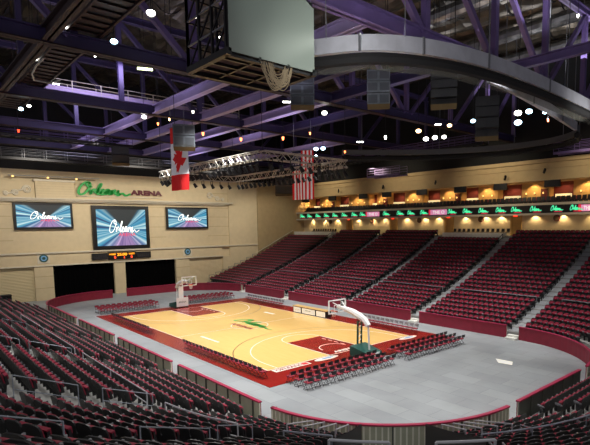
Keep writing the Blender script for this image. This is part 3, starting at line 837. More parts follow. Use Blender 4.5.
# ------------------------------------------------------------------ hand rails in the stands
def rail_thing(name, top, label, m='rail_steel', h=1.0, r=.018, mid=True, posts=None, group=None):
    """top: list of 3d points of the top bar; posts drop h below at the given indices (default both ends)."""
    o = Vector(top[0])-Vector((0,0,h)); e_ = empty(name, label, 'railing', o, 0, group)
    T = [Vector(p)-o for p in top]
    b = MB(); b.tube(T, r, m, 6); b.build('top_bar', e_)
    if mid:
        b = MB(); b.tube([p-Vector((0,0,h*.5)) for p in T], r*.9, m, 6); b.build('middle_bar', e_)
    for i in (posts if posts is not None else (0, len(T)-1)):
        b = MB(); b.tube([T[i], T[i]-Vector((0,0,h))], r, m, 6); b.build('post', e_)
    return e_
def S(x, k, h=1.0): return (x, -HY-(dk(k)-.25), prof(dk(k)-.25)+h)
# guard rails along the near aisles (stepping down toward the floor)
for x, ka, kb, t in ((22.3,11.2,8.9,'foreground aisle, upper one of two'),(22.2,7.9,5.7,'foreground aisle, lower one of two'),(11.9,8.5,6.2,'middle near aisle, lower one of two'),(12.0,11.2,9.0,'middle near aisle, upper one at the frame edge'),(2.6,8.3,6.7,'near aisle farther left, at the frame edge')):
    rail_thing('aisle_railing', [S(x,ka),S(x,kb)], 'grey two bar guard rail, '+t)
for x0, x1, t in ((-4.3,11.0,'above the third sideline barrier'),(12.6,21.7,'above the longest sideline barrier')):
    n = 8
    rail_thing('cross_railing', [S(x0+(x1-x0)*i/n, 5.75, .95) for i in range(n+1)], 'long light handrail running along the near rows '+t, 'rail_light', .95, .026, True, (0,4,8))
def Cn(a, k, h=1.0):
    d = dk(k)-.25; return (KX+(RC+d)*cos(rad(a)), -KY+(RC+d)*sin(rad(a)), prof(d)+h)
rail_thing('cross_railing', [Cn(a,5.8,.95) for a in (-84,-79,-74,-68)], 'curved light handrail in the corner rows left of the corner aisle', 'rail_light', .95, .03)
for a, ka, kb, t in ((-63,18.5,14.2,'nearest one at lower left'),(-64,12.1,9.1,'middle one of the corner aisle'),(-66,7.8,5.6,'upper one of the corner aisle')):
    rail_thing('aisle_railing', [Cn(a,ka),Cn(a-(1.5 if ka > 15 else 0),kb)], 'grey two bar guard rail on the corner aisle, '+t)
rail_thing('cross_railing', [Cn(a,5.6,.95) for a in (-61,-58.5,-56,-54)], 'curved grey handrail on the rows just left of the tunnel', 'rail_steel', .95, .03)
rail_thing('tunnel_railing', [Cn(a,7.5,.95) for a in (-53,-51,-49,-46.5)], 'bright tubular rail across the tunnel mouth, left of centre bottom', 'rail_light', .95, .045)
rail_thing('tunnel_railing', [Cn(a,7.5,.95) for a in (-41.5,-39,-37,-35)], 'bright tubular rail across the tunnel mouth, right of centre bottom', 'rail_light', .95, .045)
rail_thing('cross_railing', [Cn(a,5.2,.95) for a in (-33,-29,-25,-21,-16,-11,-6)], 'curved grey handrail through the right corner rows', 'rail_steel', .95, .03, True, (0,2,4,6))
for a, ka, kb, t in ((-26,5.6,4.2,'left one of the right corner rows'),(-18,7.6,5.6,'right one of the right corner rows')):
    rail_thing('aisle_railing', [Cn(a,ka),Cn(a+2,kb)], 'dark two bar guard rail, '+t, 'rail_steel')
# tunnel side walls and sloping stair rails
for a, t in ((VOM0,'left'),(VOM1,'right')):
    b = MB(); A = []; B = []
    for k in range(0, 8):
        d = dk(k)-.45; q = (KX+(RC+d)*cos(rad(a)), -KY+(RC+d)*sin(rad(a)))
        A.append((q[0],q[1],0)); B.append((q[0],q[1],prof(d)+.95))
    b.strip(A, B, 'black_steel'); b.strip([(p[0]+.03,p[1]+.03,p[2]) for p in B], [(p[0]+.03,p[1]+.03,p[2]) for p in A], 'black_steel')
    struct('wall_tunnel_'+t, b)
    for j in range(4):
        aa = a+(-1 if t == 'left' else 1)*(2.2+j*3.0)
        rail_thing('stair_railing', [Cn(aa,3.6,1.0), Cn(aa,.9,1.0)], 'short pale sloping rail %s of the tunnel, %s outward from it' % (t, ORD[j+1]), 'rail_light', 1.0, .03, False)
# far stand: cross rails and dark aisle rails
def SF(x, d, h): return (x, HY+d, prof(d)+h)
edges = [-34.2]+AIS+[30]
for i in range(5):
    rail_thing('cross_railing', [SF(edges[i]+.8,6.05,.72), SF(edges[i+1]-.85,6.05,.72)], 'low pale drink rail crossing far stand section, %s from the left' % ORD[i+1], 'grey_steel', .7, .06, False)
rail_thing('cross_railing', [((KX+(RC+6.05)*cos(rad(a))), KY+(RC+6.05)*sin(rad(a)), prof(6.05)+.72) for a in (86,80,74,68,60,52,44)], 'low pale drink rail curving through the right far corner seats', 'grey_steel', .7, .06, False)
for i, ax in enumerate(AIS):
    for j, (d0, d1) in enumerate(((2.0,5.2),(6.6,10.0),(11.0,14.2),(15.2,18.4))):
        if i == 4 and j > 1: continue
        rail_thing('aisle_railing', [SF(ax-.62,d0,.85), SF(ax-.62,d1,.85)], 'dark handrail on far stand aisle, %s aisle from left, %s rail up' % (ORD[i+1], ORD[j+1]), 'black_steel', .85, .04, True)
# stepped guard rail along the end wall
for i in range(8):
    d = 1.0+i*1.25
    rail_thing('stepped_railing', [(-34.75,HY+d,prof(d)+1.1),(-34.75,HY+d+1.0,prof(d)+1.1)], 'grey stepped guard rail by tan end wall, %s panel from the floor' % ORD[i+1], 'grey_steel', 1.0, .04)
tagb = MB(); tagb.tube([(-34.6,HY+10.5,prof(10.5)+1.0),(-34.6,HY+19.0,prof(19)+.9)], .05, 'cream_trim', 6)
tag(tagb.build('wall_handrail'), 'long pale handrail rising along the tan end wall', 'railing')
# wheelchair platforms at the top of two far sections
for (x0, x1), t in (((0.75,9.75),'right of centre'),((-33.5,-22.9),'at the far left')):
    p = empty('viewing_platform', 'pale rimmed viewing platform at the top of the far stand '+t, 'platform', (x0,31.6,0))
    b = MB(); b.box(0, x1-x0, 0, 1.0, 7.4, 8.36, 'cream_trim'); b.build('deck', p)
    b = MB(); b.box(-.1, x1-x0+.1, -.12, 0, 7.5, 8.75, 'step_concrete'); b.box(x1-x0-.0, x1-x0+.1, 0, .9, 8.36, 8.75, 'step_concrete'); b.build('rim', p)
def simple_chair():
    r = empty('platform_chair', 'dark chair parked on the pale rimmed platform under the ribbon board', 'chair', (0,0,0), 0, 'chairs on the upper platforms')
    b = MB(); b.box(-.22,.22,-.2,.2,.42,.48,'chair_black'); b.build('seat', r)
    b = MB(); b.hexa([(-.22,-.24,.5),(.22,-.24,.5),(.22,-.2,.5),(-.22,-.2,.5),(-.2,-.3,.92),(.2,-.3,.92),(.2,-.26,.92),(-.2,-.26,.92)],'chair_black'); b.build('backrest', r)
    for s in (-1,1):
        for y in (-.2,.18):
            b = MB(); b.tube([(s*.2,y,0),(s*.2,y,.45)], .02, 'grey_steel', 5); b.build('leg', r)
    return r
pc = simple_chair(); first = True
for x in list(spread(1.4,9.6,12)):
    if first: pc.location = (x,33.2,8.35); pc.rotation_euler = (0,0,PI); first = False; pc['label'] = 'dark chair on the right of centre viewing platform, first from left'; j = 1
    else: j += 1; dup(pc, (x,33.2,8.35), PI, 'dark chair on the right of centre viewing platform, %s from left' % ORD[j])
for j, x in enumerate(spread(-30,-24,10)): dup(pc, (x,33.2,8.35), PI, 'dark chair on the far left viewing platform, %s from left' % ORD[j+1])

# ------------------------------------------------------------------ far side fittings
rb = empty('ribbon_display', 'long black LED ribbon board with green lettering below the suites', 'display board', (0,YS-.1,11.17))
b = MB(); b.box(-33.4, 44, 0, .2, 0, .95, 'led_black'); b.build('screen', rb)
b = MB()
for px in (303,310,318.5,327,335.5,345,355,364.6,387,401,411.7,424.7,452.7,468,484,501.5,517,536.3,557.4,577,600,622,646):
    x = at_y(px,209,YS).x
    if px in (364.6,): x -= .3
    add_script(b, 1.5, .62, (x-.75,-.012,.26), (1,0,0), (0,0,1), 'led_green', pen=.42, n=3)
    b.box(x-.35, x+.6, -.012, -.004, .1, .19, 'led_red')
b.build('lettering', rb)
for px, w in ((373.5,2.8),(439,2.9),(590,1.9)):
    b = MB(); x = at_y(px,209,YS).x
    b.box(x-w/2, x+w/2, -.01, -.003, .1, .86, 'led_pink')
    add_text(b, 'THE O', w*.7, .45, (x-w*.35,-.016,.25), (1,0,0), (0,0,1), 'led_white')
    b.box(x-w/2-.3, x-w/2, -.012, -.003, .08, .9, 'led_red')
    o = b.build('banner', rb); o['label'] = 'pink and white banner'
# exits, section plaques, wall columns
for i, x in enumerate((-21.8,-11.4,-.6,9.9)):
    ex = empty('exit_portal', 'warm lit exit opening with red sign under ribbon board, %s from left' % ORD[i+1], 'exit', (x,YB-.25,8.35))
    b = MB(); b.box(-.75,-.45,0,.3,0,2.8,'suite_tan'); b.box(.45,.75,0,.3,0,2.8,'suite_tan'); b.box(-.45,.45,0,.3,2.3,2.8,'suite_tan'); b.build('frame', ex)
    b = MB(); b.box(-.45,.45,.1,.2,0,2.3,'suite_counter_dim' if 'suite_counter_dim' in MATS else 'suite_tan'); b.build('doorway', ex)
    b = MB(); b.box(-.3,.3,-.08,0,2.45,2.7,'bezel'); add_text(b,'EXIT',.5,.17,(-.25,-.085,2.49),(1,0,0),(0,0,1),'exit_red',bold=.03); b.box(-.28,.28,-.083,-.08,2.47,2.68,'exit_red'); b.build('exit_sign', ex)
for i, (x, n) in enumerate(((-27.0,'101'),(-16.4,'102'),(-6.2,'103'),(4.6,'104'),(15.2,'105'))):
    b = MB(); b.cyl((x,YB-.01,10.55), .42, -.08, 'sign_maroon', (0,1,0), 20)
    b.cyl((x,YB-.07,10.55), .3, -.03, 'speaker_wood', (0,1,0), 16)
    tag(b.build('section_plaque'), 'round dark section plaque on the tan wall under ribbon, %s from left' % ORD[i+1], 'sign')
# suites
for i, (a, c) in enumerate(OPEN):
    m_ = (a+c)/2; w = c-a
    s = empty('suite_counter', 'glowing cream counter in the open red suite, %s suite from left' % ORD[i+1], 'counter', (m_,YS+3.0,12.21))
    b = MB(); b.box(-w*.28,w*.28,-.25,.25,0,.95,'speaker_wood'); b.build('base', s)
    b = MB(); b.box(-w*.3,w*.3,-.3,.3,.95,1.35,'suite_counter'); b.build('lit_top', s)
    t = empty('hanging_screen', 'black flat screen hung at the suite ceiling, %s suite from left' % ORD[i+1], 'television', (m_-.1,YS-.1,15.12))
    b = MB(); b.box(-.95,.95,-.05,.15,-.85,-.05,'bezel'); b.build('panel', t)
    b = MB(); b.box(-.06,.06,.15,.3,-.5,.1,'black_steel'); b.build('bracket', t)
k = 0
for i, (a, c) in enumerate(TAN):
    if c-a < 1.2: continue
    nl_ = 3 if c-a > 3.5 else 2
    for j in range(nl_):
        k += 1; x = a+(c-a)*(j+.6)/(nl_+.2)
        s = empty('wall_sconce', 'warm glowing wall sconce in a tan suite alcove, %s sconce from left' % ORD[k], 'wall lamp', (x,YS+2.15,13.75))
        b = MB(); b.cyl((0,-.08,-.12), .07, .2, 'sconce', n=8, r2=.1); b.build('shade', s)
        b = MB(); b.box(-.05,.05,-.02,.04,-.2,.0,'bezel'); b.build('wall_plate', s)
    if i % 2 == 1:
        d = empty('suite_door', 'dark red door in the tan suite alcove, %s alcove from left' % ORD[i+1], 'door', (c-.55,YS+2.19,12.21))
        b = MB(); b.box(-.4,.4,-.05,0,0,2.0,'suite_red'); b.build('leaf', d)
        b = MB(); b.box(-.48,-.4,-.07,0,0,2.08,'speaker_wood'); b.box(.4,.48,-.07,0,0,2.08,'speaker_wood'); b.build('frame', d)
def suite_chair(m):
    b = MB()
    pr = [(-.25,0,0),(.25,0,0),(.25,.5,0),(-.25,.5,0)]
    b.hexa([(-.26,-.25,.35),(.26,-.25,.35),(.26,.2,.35),(-.26,.2,.35),(-.26,-.25,.5),(.26,-.25,.5),(.26,.2,.5),(-.26,.2,.5)], m)
    b.hexa([(-.26,.16,.45),(.26,.16,.45),(.26,.28,.45),(-.26,.28,.45),(-.22,.24,1.0),(.22,.24,1.0),(.22,.34,1.0),(-.22,.34,1.0)], m)
    for s in (-1,1): b.box(s*.2-.03,s*.2+.03,-.2,.2,0,.36,'chair_black')
    return b
bk = suite_chair('chair_black').mesh('suite_chair'); rd = suite_chair('chair_red').mesh('suite_chair_red')
for i, x in enumerate(spread(-32.5,28,100)):
    o = bpy.data.objects.new('suite_chair', bk); COL.objects.link(o); o.location = (x,YS+.6,12.21)
    tag(o, 'black chair in the continuous front row on the suite balcony', 'chair', 'black front row chairs on the suite balcony')
for i, x in enumerate(spread(-31.8,28,62)):
    o = bpy.data.objects.new('suite_chair', rd); COL.objects.link(o); o.location = (x+.3,YS+1.5,12.21)
    tag(o, 'red chair in the second row on the suite balcony', 'chair', 'red second row chairs on the suite balcony')
# small dark speakers on the upper wall
for i, px in enumerate((339,383.5,436,505.5,545)):
    py = (191,187,182.5,178,171)[i]; p = at_y(px,py,YS-.25)
    s = empty('wall_spotlight', 'small dark spotlight fixed to the upper tan wall, %s from left' % ORD[i+1], 'spotlight', p)
    b = MB(); b.bar((-.1,-.1,-.25),(.15,-.25,.25),.2,.2,'bezel'); b.build('head', s)
    b = MB(); b.bar((0,.2,0),(0,-.1,0),.06,.06,'bezel'); b.build('arm', s)

# ------------------------------------------------------------------ end wall fittings
def video(name, y0, y1, z0, z1, label, fr):
    v = empty(name, label, 'video screen', (XW+.05,(y0+y1)/2,z0))
    w = y1-y0; h = z1-z0
    b = MB(); b.box(0,.35,-w/2,w/2,0,h,'bezel'); b.build('frame', v)
    b = MB(); b.box(.35,.36,-w/2+fr,w/2-fr,fr,h-fr,'video'); sc = b.build('picture', v)
    b = MB(); iw = w-2*fr; ih = h-2*fr
    add_script(b, iw*.62, ih*.36, (.372,-iw*.26,fr+ih*.36), (0,1,0), (0,0,1), 'led_white', pen=.15, n=4)
    add_script(b, iw*.62, ih*.36, (.368,-iw*.26+.04,fr+ih*.36-.04), (0,1,0), (0,0,1), 'logo_teal', pen=.2, n=4)
    add_text(b, 'ARENA', iw*.36, ih*.09, (.37,-iw*.08,fr+ih*.26), (0,1,0), (0,0,1), 'led_red')
    b.build('picture_lettering', sc)
video('video_screen', -13.6,-6.55,9.75,13.3, 'wide video screen with blue light rays, left of the three on the end wall', .3)
video('video_screen', -4.05,4.15,6.65,13.1, 'large square video screen with blue light rays, centre of the end wall', .55)
video('video_screen', 6.98,14.2,9.55,13.05, 'wide video screen with blue light rays, right of the three on the end wall', .3)
sg = empty('arena_sign', 'green handwritten and maroon block lettering above the end wall ledge', 'sign', (XW,0,14.3))
b = MB(); add_script(b, 7.3, 1.85, (1.0,-5.9,.25), (0,1,0), (0,0,1), 'sign_green', pen=.3, thick=.12, n=5); o = b.build('script_lettering', sg); o['label'] = 'green handwritten lettering'
b = MB(); add_text(b, 'ARENA', 4.9, .78, (1.02,1.3,.38), (0,1,0), (0,0,1), 'sign_maroon', bold=.06); add_text(b, 'ARENA', 4.9, .78, (.98,1.3,.38), (0,1,0), (0,0,1), 'sign_maroon', bold=.06); o = b.build('block_lettering', sg); o['label'] = 'maroon block lettering'
b = MB(); b.box(.4,.95,-6.0,6.3,.0,.1,'cream_trim'); b.build('mounting_rail', sg)
sb = empty('scoreboard', 'slim black game scoreboard with amber clock under the centre video screen', 'scoreboard', (XW+.3,-.1,5.15))
b = MB(); b.box(0,.3,-2.1,1.9,0,1.05,'bezel'); b.build('timer_panel', sb)
for y0, y1 in ((-4.3,-2.2),(2.0,4.2)):
    b = MB(); b.box(0,.3,y0,y1,.05,1.0,'bezel')
    for i in range(6): b.box(.3,.31,y0+.15+i*.32,y0+.35+i*.32,.2,.85,'speaker_dark')
    b.build('speaker_panel', sb)
b = MB(); add_text(b,'25:00',1.45,.42,(.31,-.85,.52),(0,1,0),(0,0,1),'led_amber',bold=.03)
add_text(b,'HOME',.9,.24,(.31,-1.95,.66),(0,1,0),(0,0,1),'led_amber',bold=.03); add_text(b,'GUEST',.9,.24,(.31,.85,.66),(0,1,0),(0,0,1),'led_amber',bold=.03)
add_text(b,'0',.3,.42,(.31,-1.3,.1),(0,1,0),(0,0,1),'led_orange',bold=.05); add_text(b,'0',.3,.42,(.31,1.1,.1),(0,1,0),(0,0,1),'led_orange',bold=.05)
add_text(b,'1',.14,.3,(.31,.1,.1),(0,1,0),(0,0,1),'led_orange',bold=.03)
for y in (-.5,-.15,.4): b.box(.31,.312,y,y+.2,.12,.3,'led_white') if False else None
b.build('display_digits', sb)
for y, t in ((-10.5,'left'),(10.3,'right')):
    p = empty('round_plaque', 'square cream wall panel with round teal crest, %s of the scoreboard' % t, 'plaque', (XW+.3,y,5.8))
    b = MB(); b.box(0,.06,-.75,.75,-.72,.72,'cream_trim'); b.build('panel', p)
    b = MB(); b.cyl((.06,0,0),.55,.05,'logo_teal',(1,0,0),24); b.build('crest', p)
    b = MB(); b.cyl((.11,0,0),.38,.02,'logo_blue',(1,0,0),20); b.cyl((.13,0,0),.22,.02,'logo_teal',(1,0,0),6); b.build('crest_ring', p)
bx = empty('equipment_case', 'black equipment case at the left end of the near rows by the wall', 'case', (-24.9,-16.6,0))
b = MB(); b.box(-.5,.5,-.5,.5,0,2.3,'bezel'); b.build('body', bx)
b = MB(); b.box(-.53,.53,-.53,.53,2.3,2.38,'black_steel'); b.build('lid', bx)
# light strip above the ledge at left
lt_ = empty('light_batten', 'thin pale light batten on the wall above the raised sign block', 'light batten', (XW+1.2,-9.0,16.75))
b = MB(); b.tube([(0,-5,.0),(0,6,.1)],.09,'truss_alu',6); b.build('pipe', lt_)
for y in (-4.5,-.5,3.0):
    b = MB(); b.cyl((0,y,-.02),.13,-.2,'sconce',(0,0,1),8); b.build('lamp', lt_)

# ------------------------------------------------------------------ roof steel
ZB = 20.0; ZT = 27.5
def ibeam(b, p, q, w, h, m, m2=None):
    """I section: web + two flanges; p,q on the underside centre line."""
    p = Vector(p); q = Vector(q); up = Vector((0,0,1))
    b.bar(p+up*h/2, q+up*h/2, w*.18, h, m); b.bar(p+up*.04, q+up*.04, w, .08, m2 or m); b.bar(p+up*(h-.04), q+up*(h-.04), w, .08, m)
NODES = [-24.7,-17.5,-10.2,-2.9,4.5,11.8,19.1,26.4,32.6]
TX = [24.0,10.4,-3.2,-16.8,-30.0]
TN = ['nearest roof truss, partly behind the hung panel','second roof truss, crossing the upper left corner','third roof truss with catwalk rails above it','fourth roof truss over the left of the court','farthest roof truss close to the end wall']
for ti, X in enumerate(TX):
    t = empty('roof_truss', 'purple steel '+TN[ti], 'roof truss', (X,0,ZB))
    pm = 'purple_steel' if ti < 2 else 'purple_steel_dim'; cm = 'purple_steel' if ti == 0 else 'purple_steel_dim'  # farther trusses and chords take the dim steel copy
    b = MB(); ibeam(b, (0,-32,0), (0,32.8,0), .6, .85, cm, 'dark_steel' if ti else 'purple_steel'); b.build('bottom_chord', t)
    b = MB(); ibeam(b, (0,-32,ZT-ZB), (0,32.8,ZT-ZB), .5, .6, pm); b.build('top_chord', t)
    for i, y in enumerate(NODES):
        b = MB(); b.bar((0,y,.75), (0,y,ZT-ZB), .38, .38, pm); b.build('post', t)
        if i < len(NODES)-1:
            y2 = NODES[i+1]
            b = MB()
            if ti > 1 and i % 2: continue
            if i < 5: b.bar((0,y,ZT-ZB), (0,y2-.3,.7), .34, .34, pm, up=(1,0,0))
            else: b.bar((0,y+.6,.7), (0,y2,ZT-ZB), .34, .34, pm, up=(1,0,0))
            b.build('diagonal', t)
TY = [-18.9,-7.4,-2.8,1.9,7.0,17.0]
YN = ['nearest to the left foreground','above the flag with the leaf','just past the hung panel','over mid court','past mid court','over the far stand']
for yi, y in enumerate(TY):
    for xi in range(len(TX)-1):
        if (xi == 0 and y > 3) or (xi == 1 and y > 10): continue
        tm_ = 'dark_steel' if y < -15 else 'purple_steel_dim' if (xi == 0 and y > -6) or (xi == 1 and y > 3) else 'purple_steel_lit'  # tone by bay
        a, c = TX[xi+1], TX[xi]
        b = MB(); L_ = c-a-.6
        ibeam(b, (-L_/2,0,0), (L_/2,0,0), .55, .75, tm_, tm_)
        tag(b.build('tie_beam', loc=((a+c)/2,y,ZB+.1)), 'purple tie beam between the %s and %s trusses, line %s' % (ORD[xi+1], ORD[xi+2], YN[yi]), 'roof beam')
    b = MB(); ibeam(b, (0,0,0), (14,0,0), .4, .6, 'purple_steel')
    if y == 7.0: tag(b.build('tie_beam', loc=(TX[0]+.3,5.5,ZB+.1)), 'purple tie beam running right of the nearest truss, line %s' % YN[yi], 'roof beam')
# purlins and straps under the deck
for i, y in enumerate([-38+3.2*j for j in range(24)]):
    b = MB(); b.bar((-37,0,0), (54,0,0), .22, .3, 'black_steel')
    tag(b.build('roof_purlin', loc=(0,y,31.45)), 'dark roof purlin under the sagging roof blanket, %s line counted from the near side' % ORD[i+1], 'roof beam')
for i, x in enumerate((-12,-6,0,6,12,16,20,24,28)):
    b = MB(); b.tube([(0,-38+j*.8,31.34-31.5-.92*abs(sin(PI*(j*.8)/3.2))**.8+.1) for j in range(92)], .07, 'black_steel', 4)
    tag(b.build('roof_strap', loc=(x,0,31.5)), 'black strap following the sagging roof blanket, %s from the end wall' % ORD[i+1], 'strap')
for i, (y, x0, x1) in enumerate(((14.0,-4,40),(23.5,2,40),(31.0,0,40))):
    b = MB(); n = 40
    b.tube([(x0+(x1-x0)*j/n, 0, 0) for j in range(n+1)], [.62+.05*(j%2) for j in range(n+1)], 'foil', 10)
    tag(b.build('air_duct', loc=(0,y,29.6)), 'shiny ribbed foil air duct below the roof, %s' % ('nearest of three','middle of three','farthest of three')[i], 'duct')

# ------------------------------------------------------------------ catwalks
def catwalk(label, p, q, w, m_floor, m_rail, slats=True, railh=1.1):
    p = Vector(p); q = Vector(q); d = (q-p); L_ = d.length; ang = math.atan2(d.y, d.x)
    r = empty('catwalk', label, 'catwalk', p, ang)
    b = MB()
    for s in (-1,1): b.bar((0,s*w/2,.15), (L_,s*w/2,.15), .12, .3, m_floor)
    b.build('side_beam', r)
    b = MB(); b.box(0,L_,-w/2,w/2,.2,.26,'black_steel')
    n = int(L_/.9)
    for i in range(n): b.box(i*.9,i*.9+.45,-w/2+.06,w/2-.06,.1,.16,m_floor)
    b.build('walkway', r)
    for s in (-1,1):
        b = MB()
        for z in (.62,.95,1.3): b.tube([(0,s*w/2,z),(L_,s*w/2,z)], .035, m_rail, 5)
        n = int(L_/2.2)
        for i in range(n+1): b.tube([(L_*i/n,s*w/2,.2),(L_*i/n,s*w/2,1.32)], .035, m_rail, 5)
        b.build('guard_rail', r)
    return r
catwalk('dark catwalk with reddish underside rising across the upper left corner', (-13,-17.0,20.9), (30,-17.0,20.9), 1.7, 'dark_steel', 'grey_steel')
c = catwalk('purple lit catwalk with pale rails above the third roof truss', (-5.6,-15.9,20.95), (-5.6,2.5,20.95), 1.4, 'purple_steel', 'truss_alu')
b = MB(); b.box(.2,18.2,-.72,-.68,.2,.75,'purple_steel_lit'); b.build('kick_board', c)
catwalk('dark lattice catwalk hanging near the end wall at left', (-18.6,-20,19.2), (-18.6,-4,19.2), 1.4, 'black_steel', 'purple_steel')
catwalk('purple railed catwalk at the far right above the suites', (16.3,31.6,17.75), (40,31.6,17.75), 1.3, 'purple_steel', 'purple_steel')
catwalk('dark catwalk crossing behind the lighting truss above the end wall', (-27,-18,17.9), (-27,30,17.9), 1.2, 'black_steel', 'grey_steel')
catwalk('dark catwalk over the far seats below the roof', (-26.2,23.5,18.6), (12,23.5,18.6), 1.2, 'black_steel', 'purple_steel')
pq = at_y(371,176,27.0)
catwalk('short purple railed platform hanging before the far upper wall', (pq.x,27.0,pq.z-.4), (pq.x+6.2,27.0,pq.z-.4), 1.6, 'purple_steel', 'purple_steel_lit')
# bent conduit pipe at the upper left
pp = [at_z(x,y,20.0) for x,y in ((60,80),(50,83),(34,80),(32,74),(36,66),(44,58))]
b = MB(); o0 = pp[0]; b.tube([p-o0 for p in pp], .06, 'truss_alu', 6)
b.tube([pp[2]-o0, pp[2]-o0+Vector((0,0,10.6))], .02, 'black_steel', 4)
tag(b.build('conduit', loc=o0), 'pale bent conduit pipe under the catwalk at upper left', 'pipe')

mat('brown_mesh', srgb(58,32,30), 0.8)
# ------------------------------------------------------------------ hoisted centre scoreboard
cs = empty('hanging_screen_box', 'large blank grey panel on a black framed box hanging at top centre', 'hanging screen', (24.81,-13.85,16.65))
xa, xb, ya, yb_ = -3.4, 0.0, -2.18, 2.05
HP = 2.66
b = MB(); b.poly([(xb,ya,0),(xb,yb_,0),(xb,yb_,HP),(xb,yb_-.62,HP+.35),(xb,ya,HP+.35)], 'screen_grey'); b.poly([(xb-.2,ya,0),(xb-.2,ya,HP+.35),(xb-.2,yb_-.62,HP+.35),(xb-.2,yb_,HP),(xb-.2,yb_,0)], 'black_steel')
b.poly([(xb,yb_,0),(xb-.2,yb_,0),(xb-.2,yb_,HP),(xb,yb_,HP)],'bezel'); b.poly([(xb-.2,ya,0),(xb,ya,0),(xb,ya,HP+.35),(xb-.2,ya,HP+.35)],'bezel'); b.poly([(xb-.2,ya,-.02),(xb-.2,yb_,-.02),(xb,yb_,-.02),(xb,ya,-.02)],'bezel')
b.build('face_panel', cs)
b = MB()
for a, c in (((xa,ya),(xb,ya)),((xa,yb_),(xb,yb_)),((xa,ya),(xa,yb_)),((xb-.25,ya),(xb-.25,yb_))): b.bar((a[0],a[1],.0),(c[0],c[1],.0),.22,.26,'bezel')
for i in range(1,4): b.bar((xa+(xb-xa)*i/4,ya,0),(xa+(xb-xa)*i/4,yb_,0),.11,.12,'bezel')
for i in range(1,3): b.bar((xa,ya+(yb_-ya)*i/3,0),(xb,ya+(yb_-ya)*i/3,0),.11,.12,'bezel')
b.box(xa+.1,xb-.3,ya+.1,yb_-.1,.06,.1,'brown_mesh')
b.build('base_frame', cs)
b = MB()
for y in (ya,yb_):
    for i in range(4): b.bar((xa+(xb-xa-.2)*i/3,y,0),(xa+(xb-xa-.2)*i/3,y,HP+.3),.1,.1,'black_steel')
    for i in range(3):
        x0, x1 = xa+(xb-xa-.2)*i/3, xa+(xb-xa-.2)*(i+1)/3
        for z0 in (0,1.0,2.0): b.bar((x0,y,z0),(x1,y,z0+1.0),.06,.06,'black_steel'); b.bar((x0,y,z0+1.0),(x1,y,z0+1.0),.06,.06,'grey_steel')
for i in range(4): b.bar((xa,ya+(yb_-ya)*i/3,0),(xa,ya+(yb_-ya)*i/3,HP+.3),.1,.1,'black_steel')
for z0 in (1.0,2.0,3.0): b.bar((xa,ya,z0),(xa,yb_,z0),.06,.06,'black_steel')
b.build('side_lattice', cs)
for p in ((xa,ya),(xa,yb_),(-.1,ya+.2),(-.1,yb_-.8)):
    b = MB(); b.tube([(p[0],p[1],HP),(p[0],p[1],10.7 if p[0] < -1 else 3.2)], .03, 'grey_steel', 5); b.build('hanger', cs)
# looped rope / cable bundle hanging below the panel
p0 = Vector((24.66,-13.65,16.42))
b = MB(); rr_ = random.Random(3)
for i in range(26):
    y0 = -.95+.7*rr_.random(); y1 = .3+.4*rr_.random(); dp = .45+.65*rr_.random(); x = rr_.uniform(-.08,.08)
    b.tube([(x, y0+(y1-y0)*t/10, .25-dp*(1-(2*t/10-1)**2)**.6) for t in range(11)], .016, 'rope', 4)
tag(b.build('hanging_rope_bundle', loc=p0), 'pale looped rope bundle hanging below the blank grey panel', 'rope bundle')

# ------------------------------------------------------------------ curtain track ring
def bspl(pts, n=6):
    P = [Vector(p) for p in pts]; P = [P[0]*2-P[1]]+P+[P[-1]*2-P[-2]]; out = []
    for i in range(1, len(P)-2):
        for j in range(n):
            t = j/n; a,b_,c,d = P[i-1],P[i],P[i+1],P[i+2]
            out.append(0.5*((2*b_)+(c-a)*t+(2*a-5*b_+4*c-d)*t*t+(3*b_-a-3*c+d)*t**3))
    out.append(P[-2]); return out
ZR = 17.75
def band(name, label, pts, h, gap, rope=True, bm_='band_silver'):
    P = bspl([(p[0],p[1],0) for p in pts]); n = len(P)
    r = empty(name, label, 'curtain track', (P[0].x,P[0].y,ZR)); O = P[0]
    N = normals([(p.x,p.y) for p in P])
    def off(d, z): return [(p.x-O.x+q.x*d, p.y-O.y+q.y*d, z) for p, q in zip(P, N)]
    b = MB(); A,B,C_,D = off(.12,0),off(.12,h),off(-.12,h),off(-.12,0)
    b.strip(A,B,bm_); b.strip(B,C_,bm_); b.strip(C_,D,bm_); b.strip(D,A,bm_); 
    for i in (0,-1): b.poly([A[i],B[i],C_[i],D[i]],bm_)
    b.build('fascia', r)
    for i in range(3, n-1, 7):
        b = MB(); b.bar((A[i][0],A[i][1],-.02),(A[i][0],A[i][1],h+.04),.1,.1,'grey_steel'); b.build('joint', r)
    if rope:
        b = MB(); A2 = [(x,y,-.35) for x,y,z in off(.1,0)]; b.tube(A2, .26, 'net_black', 7); b.build('rolled_curtain', r)
        b = MB(); b.strip([(x,y,-.5) for x,y,z in off(-.1,0)], [(x,y,-.62-.12*abs(sin(i*.35))) for i,(x,y,z) in enumerate(off(-.5,0))], 'sheer'); b.build('sheer_drape', r)
    for i in range(4, n, 9):
        b = MB(); b.tube([(A[i][0],A[i][1],h-.05),(A[i][0],A[i][1],31.2-ZR)], .025, 'grey_steel', 4); b.build('hanger', r)
    return r
m = mat('sheer', srgb(104,104,96), 0.9); bb = m.node_tree.nodes['Principled BSDF']; bb.inputs['Alpha'].default_value = 0.55
band('curtain_track', 'curved silver curtain track sweeping across the upper right', [(20.8,-12.8),(22.2,-12.0),(24.1,-10.9),(26.0,-9.6),(27.3,-7.4),(28.1,-4.0),(28.3,1.0),(28.0,8.5),(27.6,14)], .7, 0)
band('curtain_track', 'inner silver curtain track running behind the curved one to a corner', [(26.9,-1.0),(26.7,2.0),(25.9,7.5),(24.9,13.5),(24.2,17.5)], .7, 0, False)
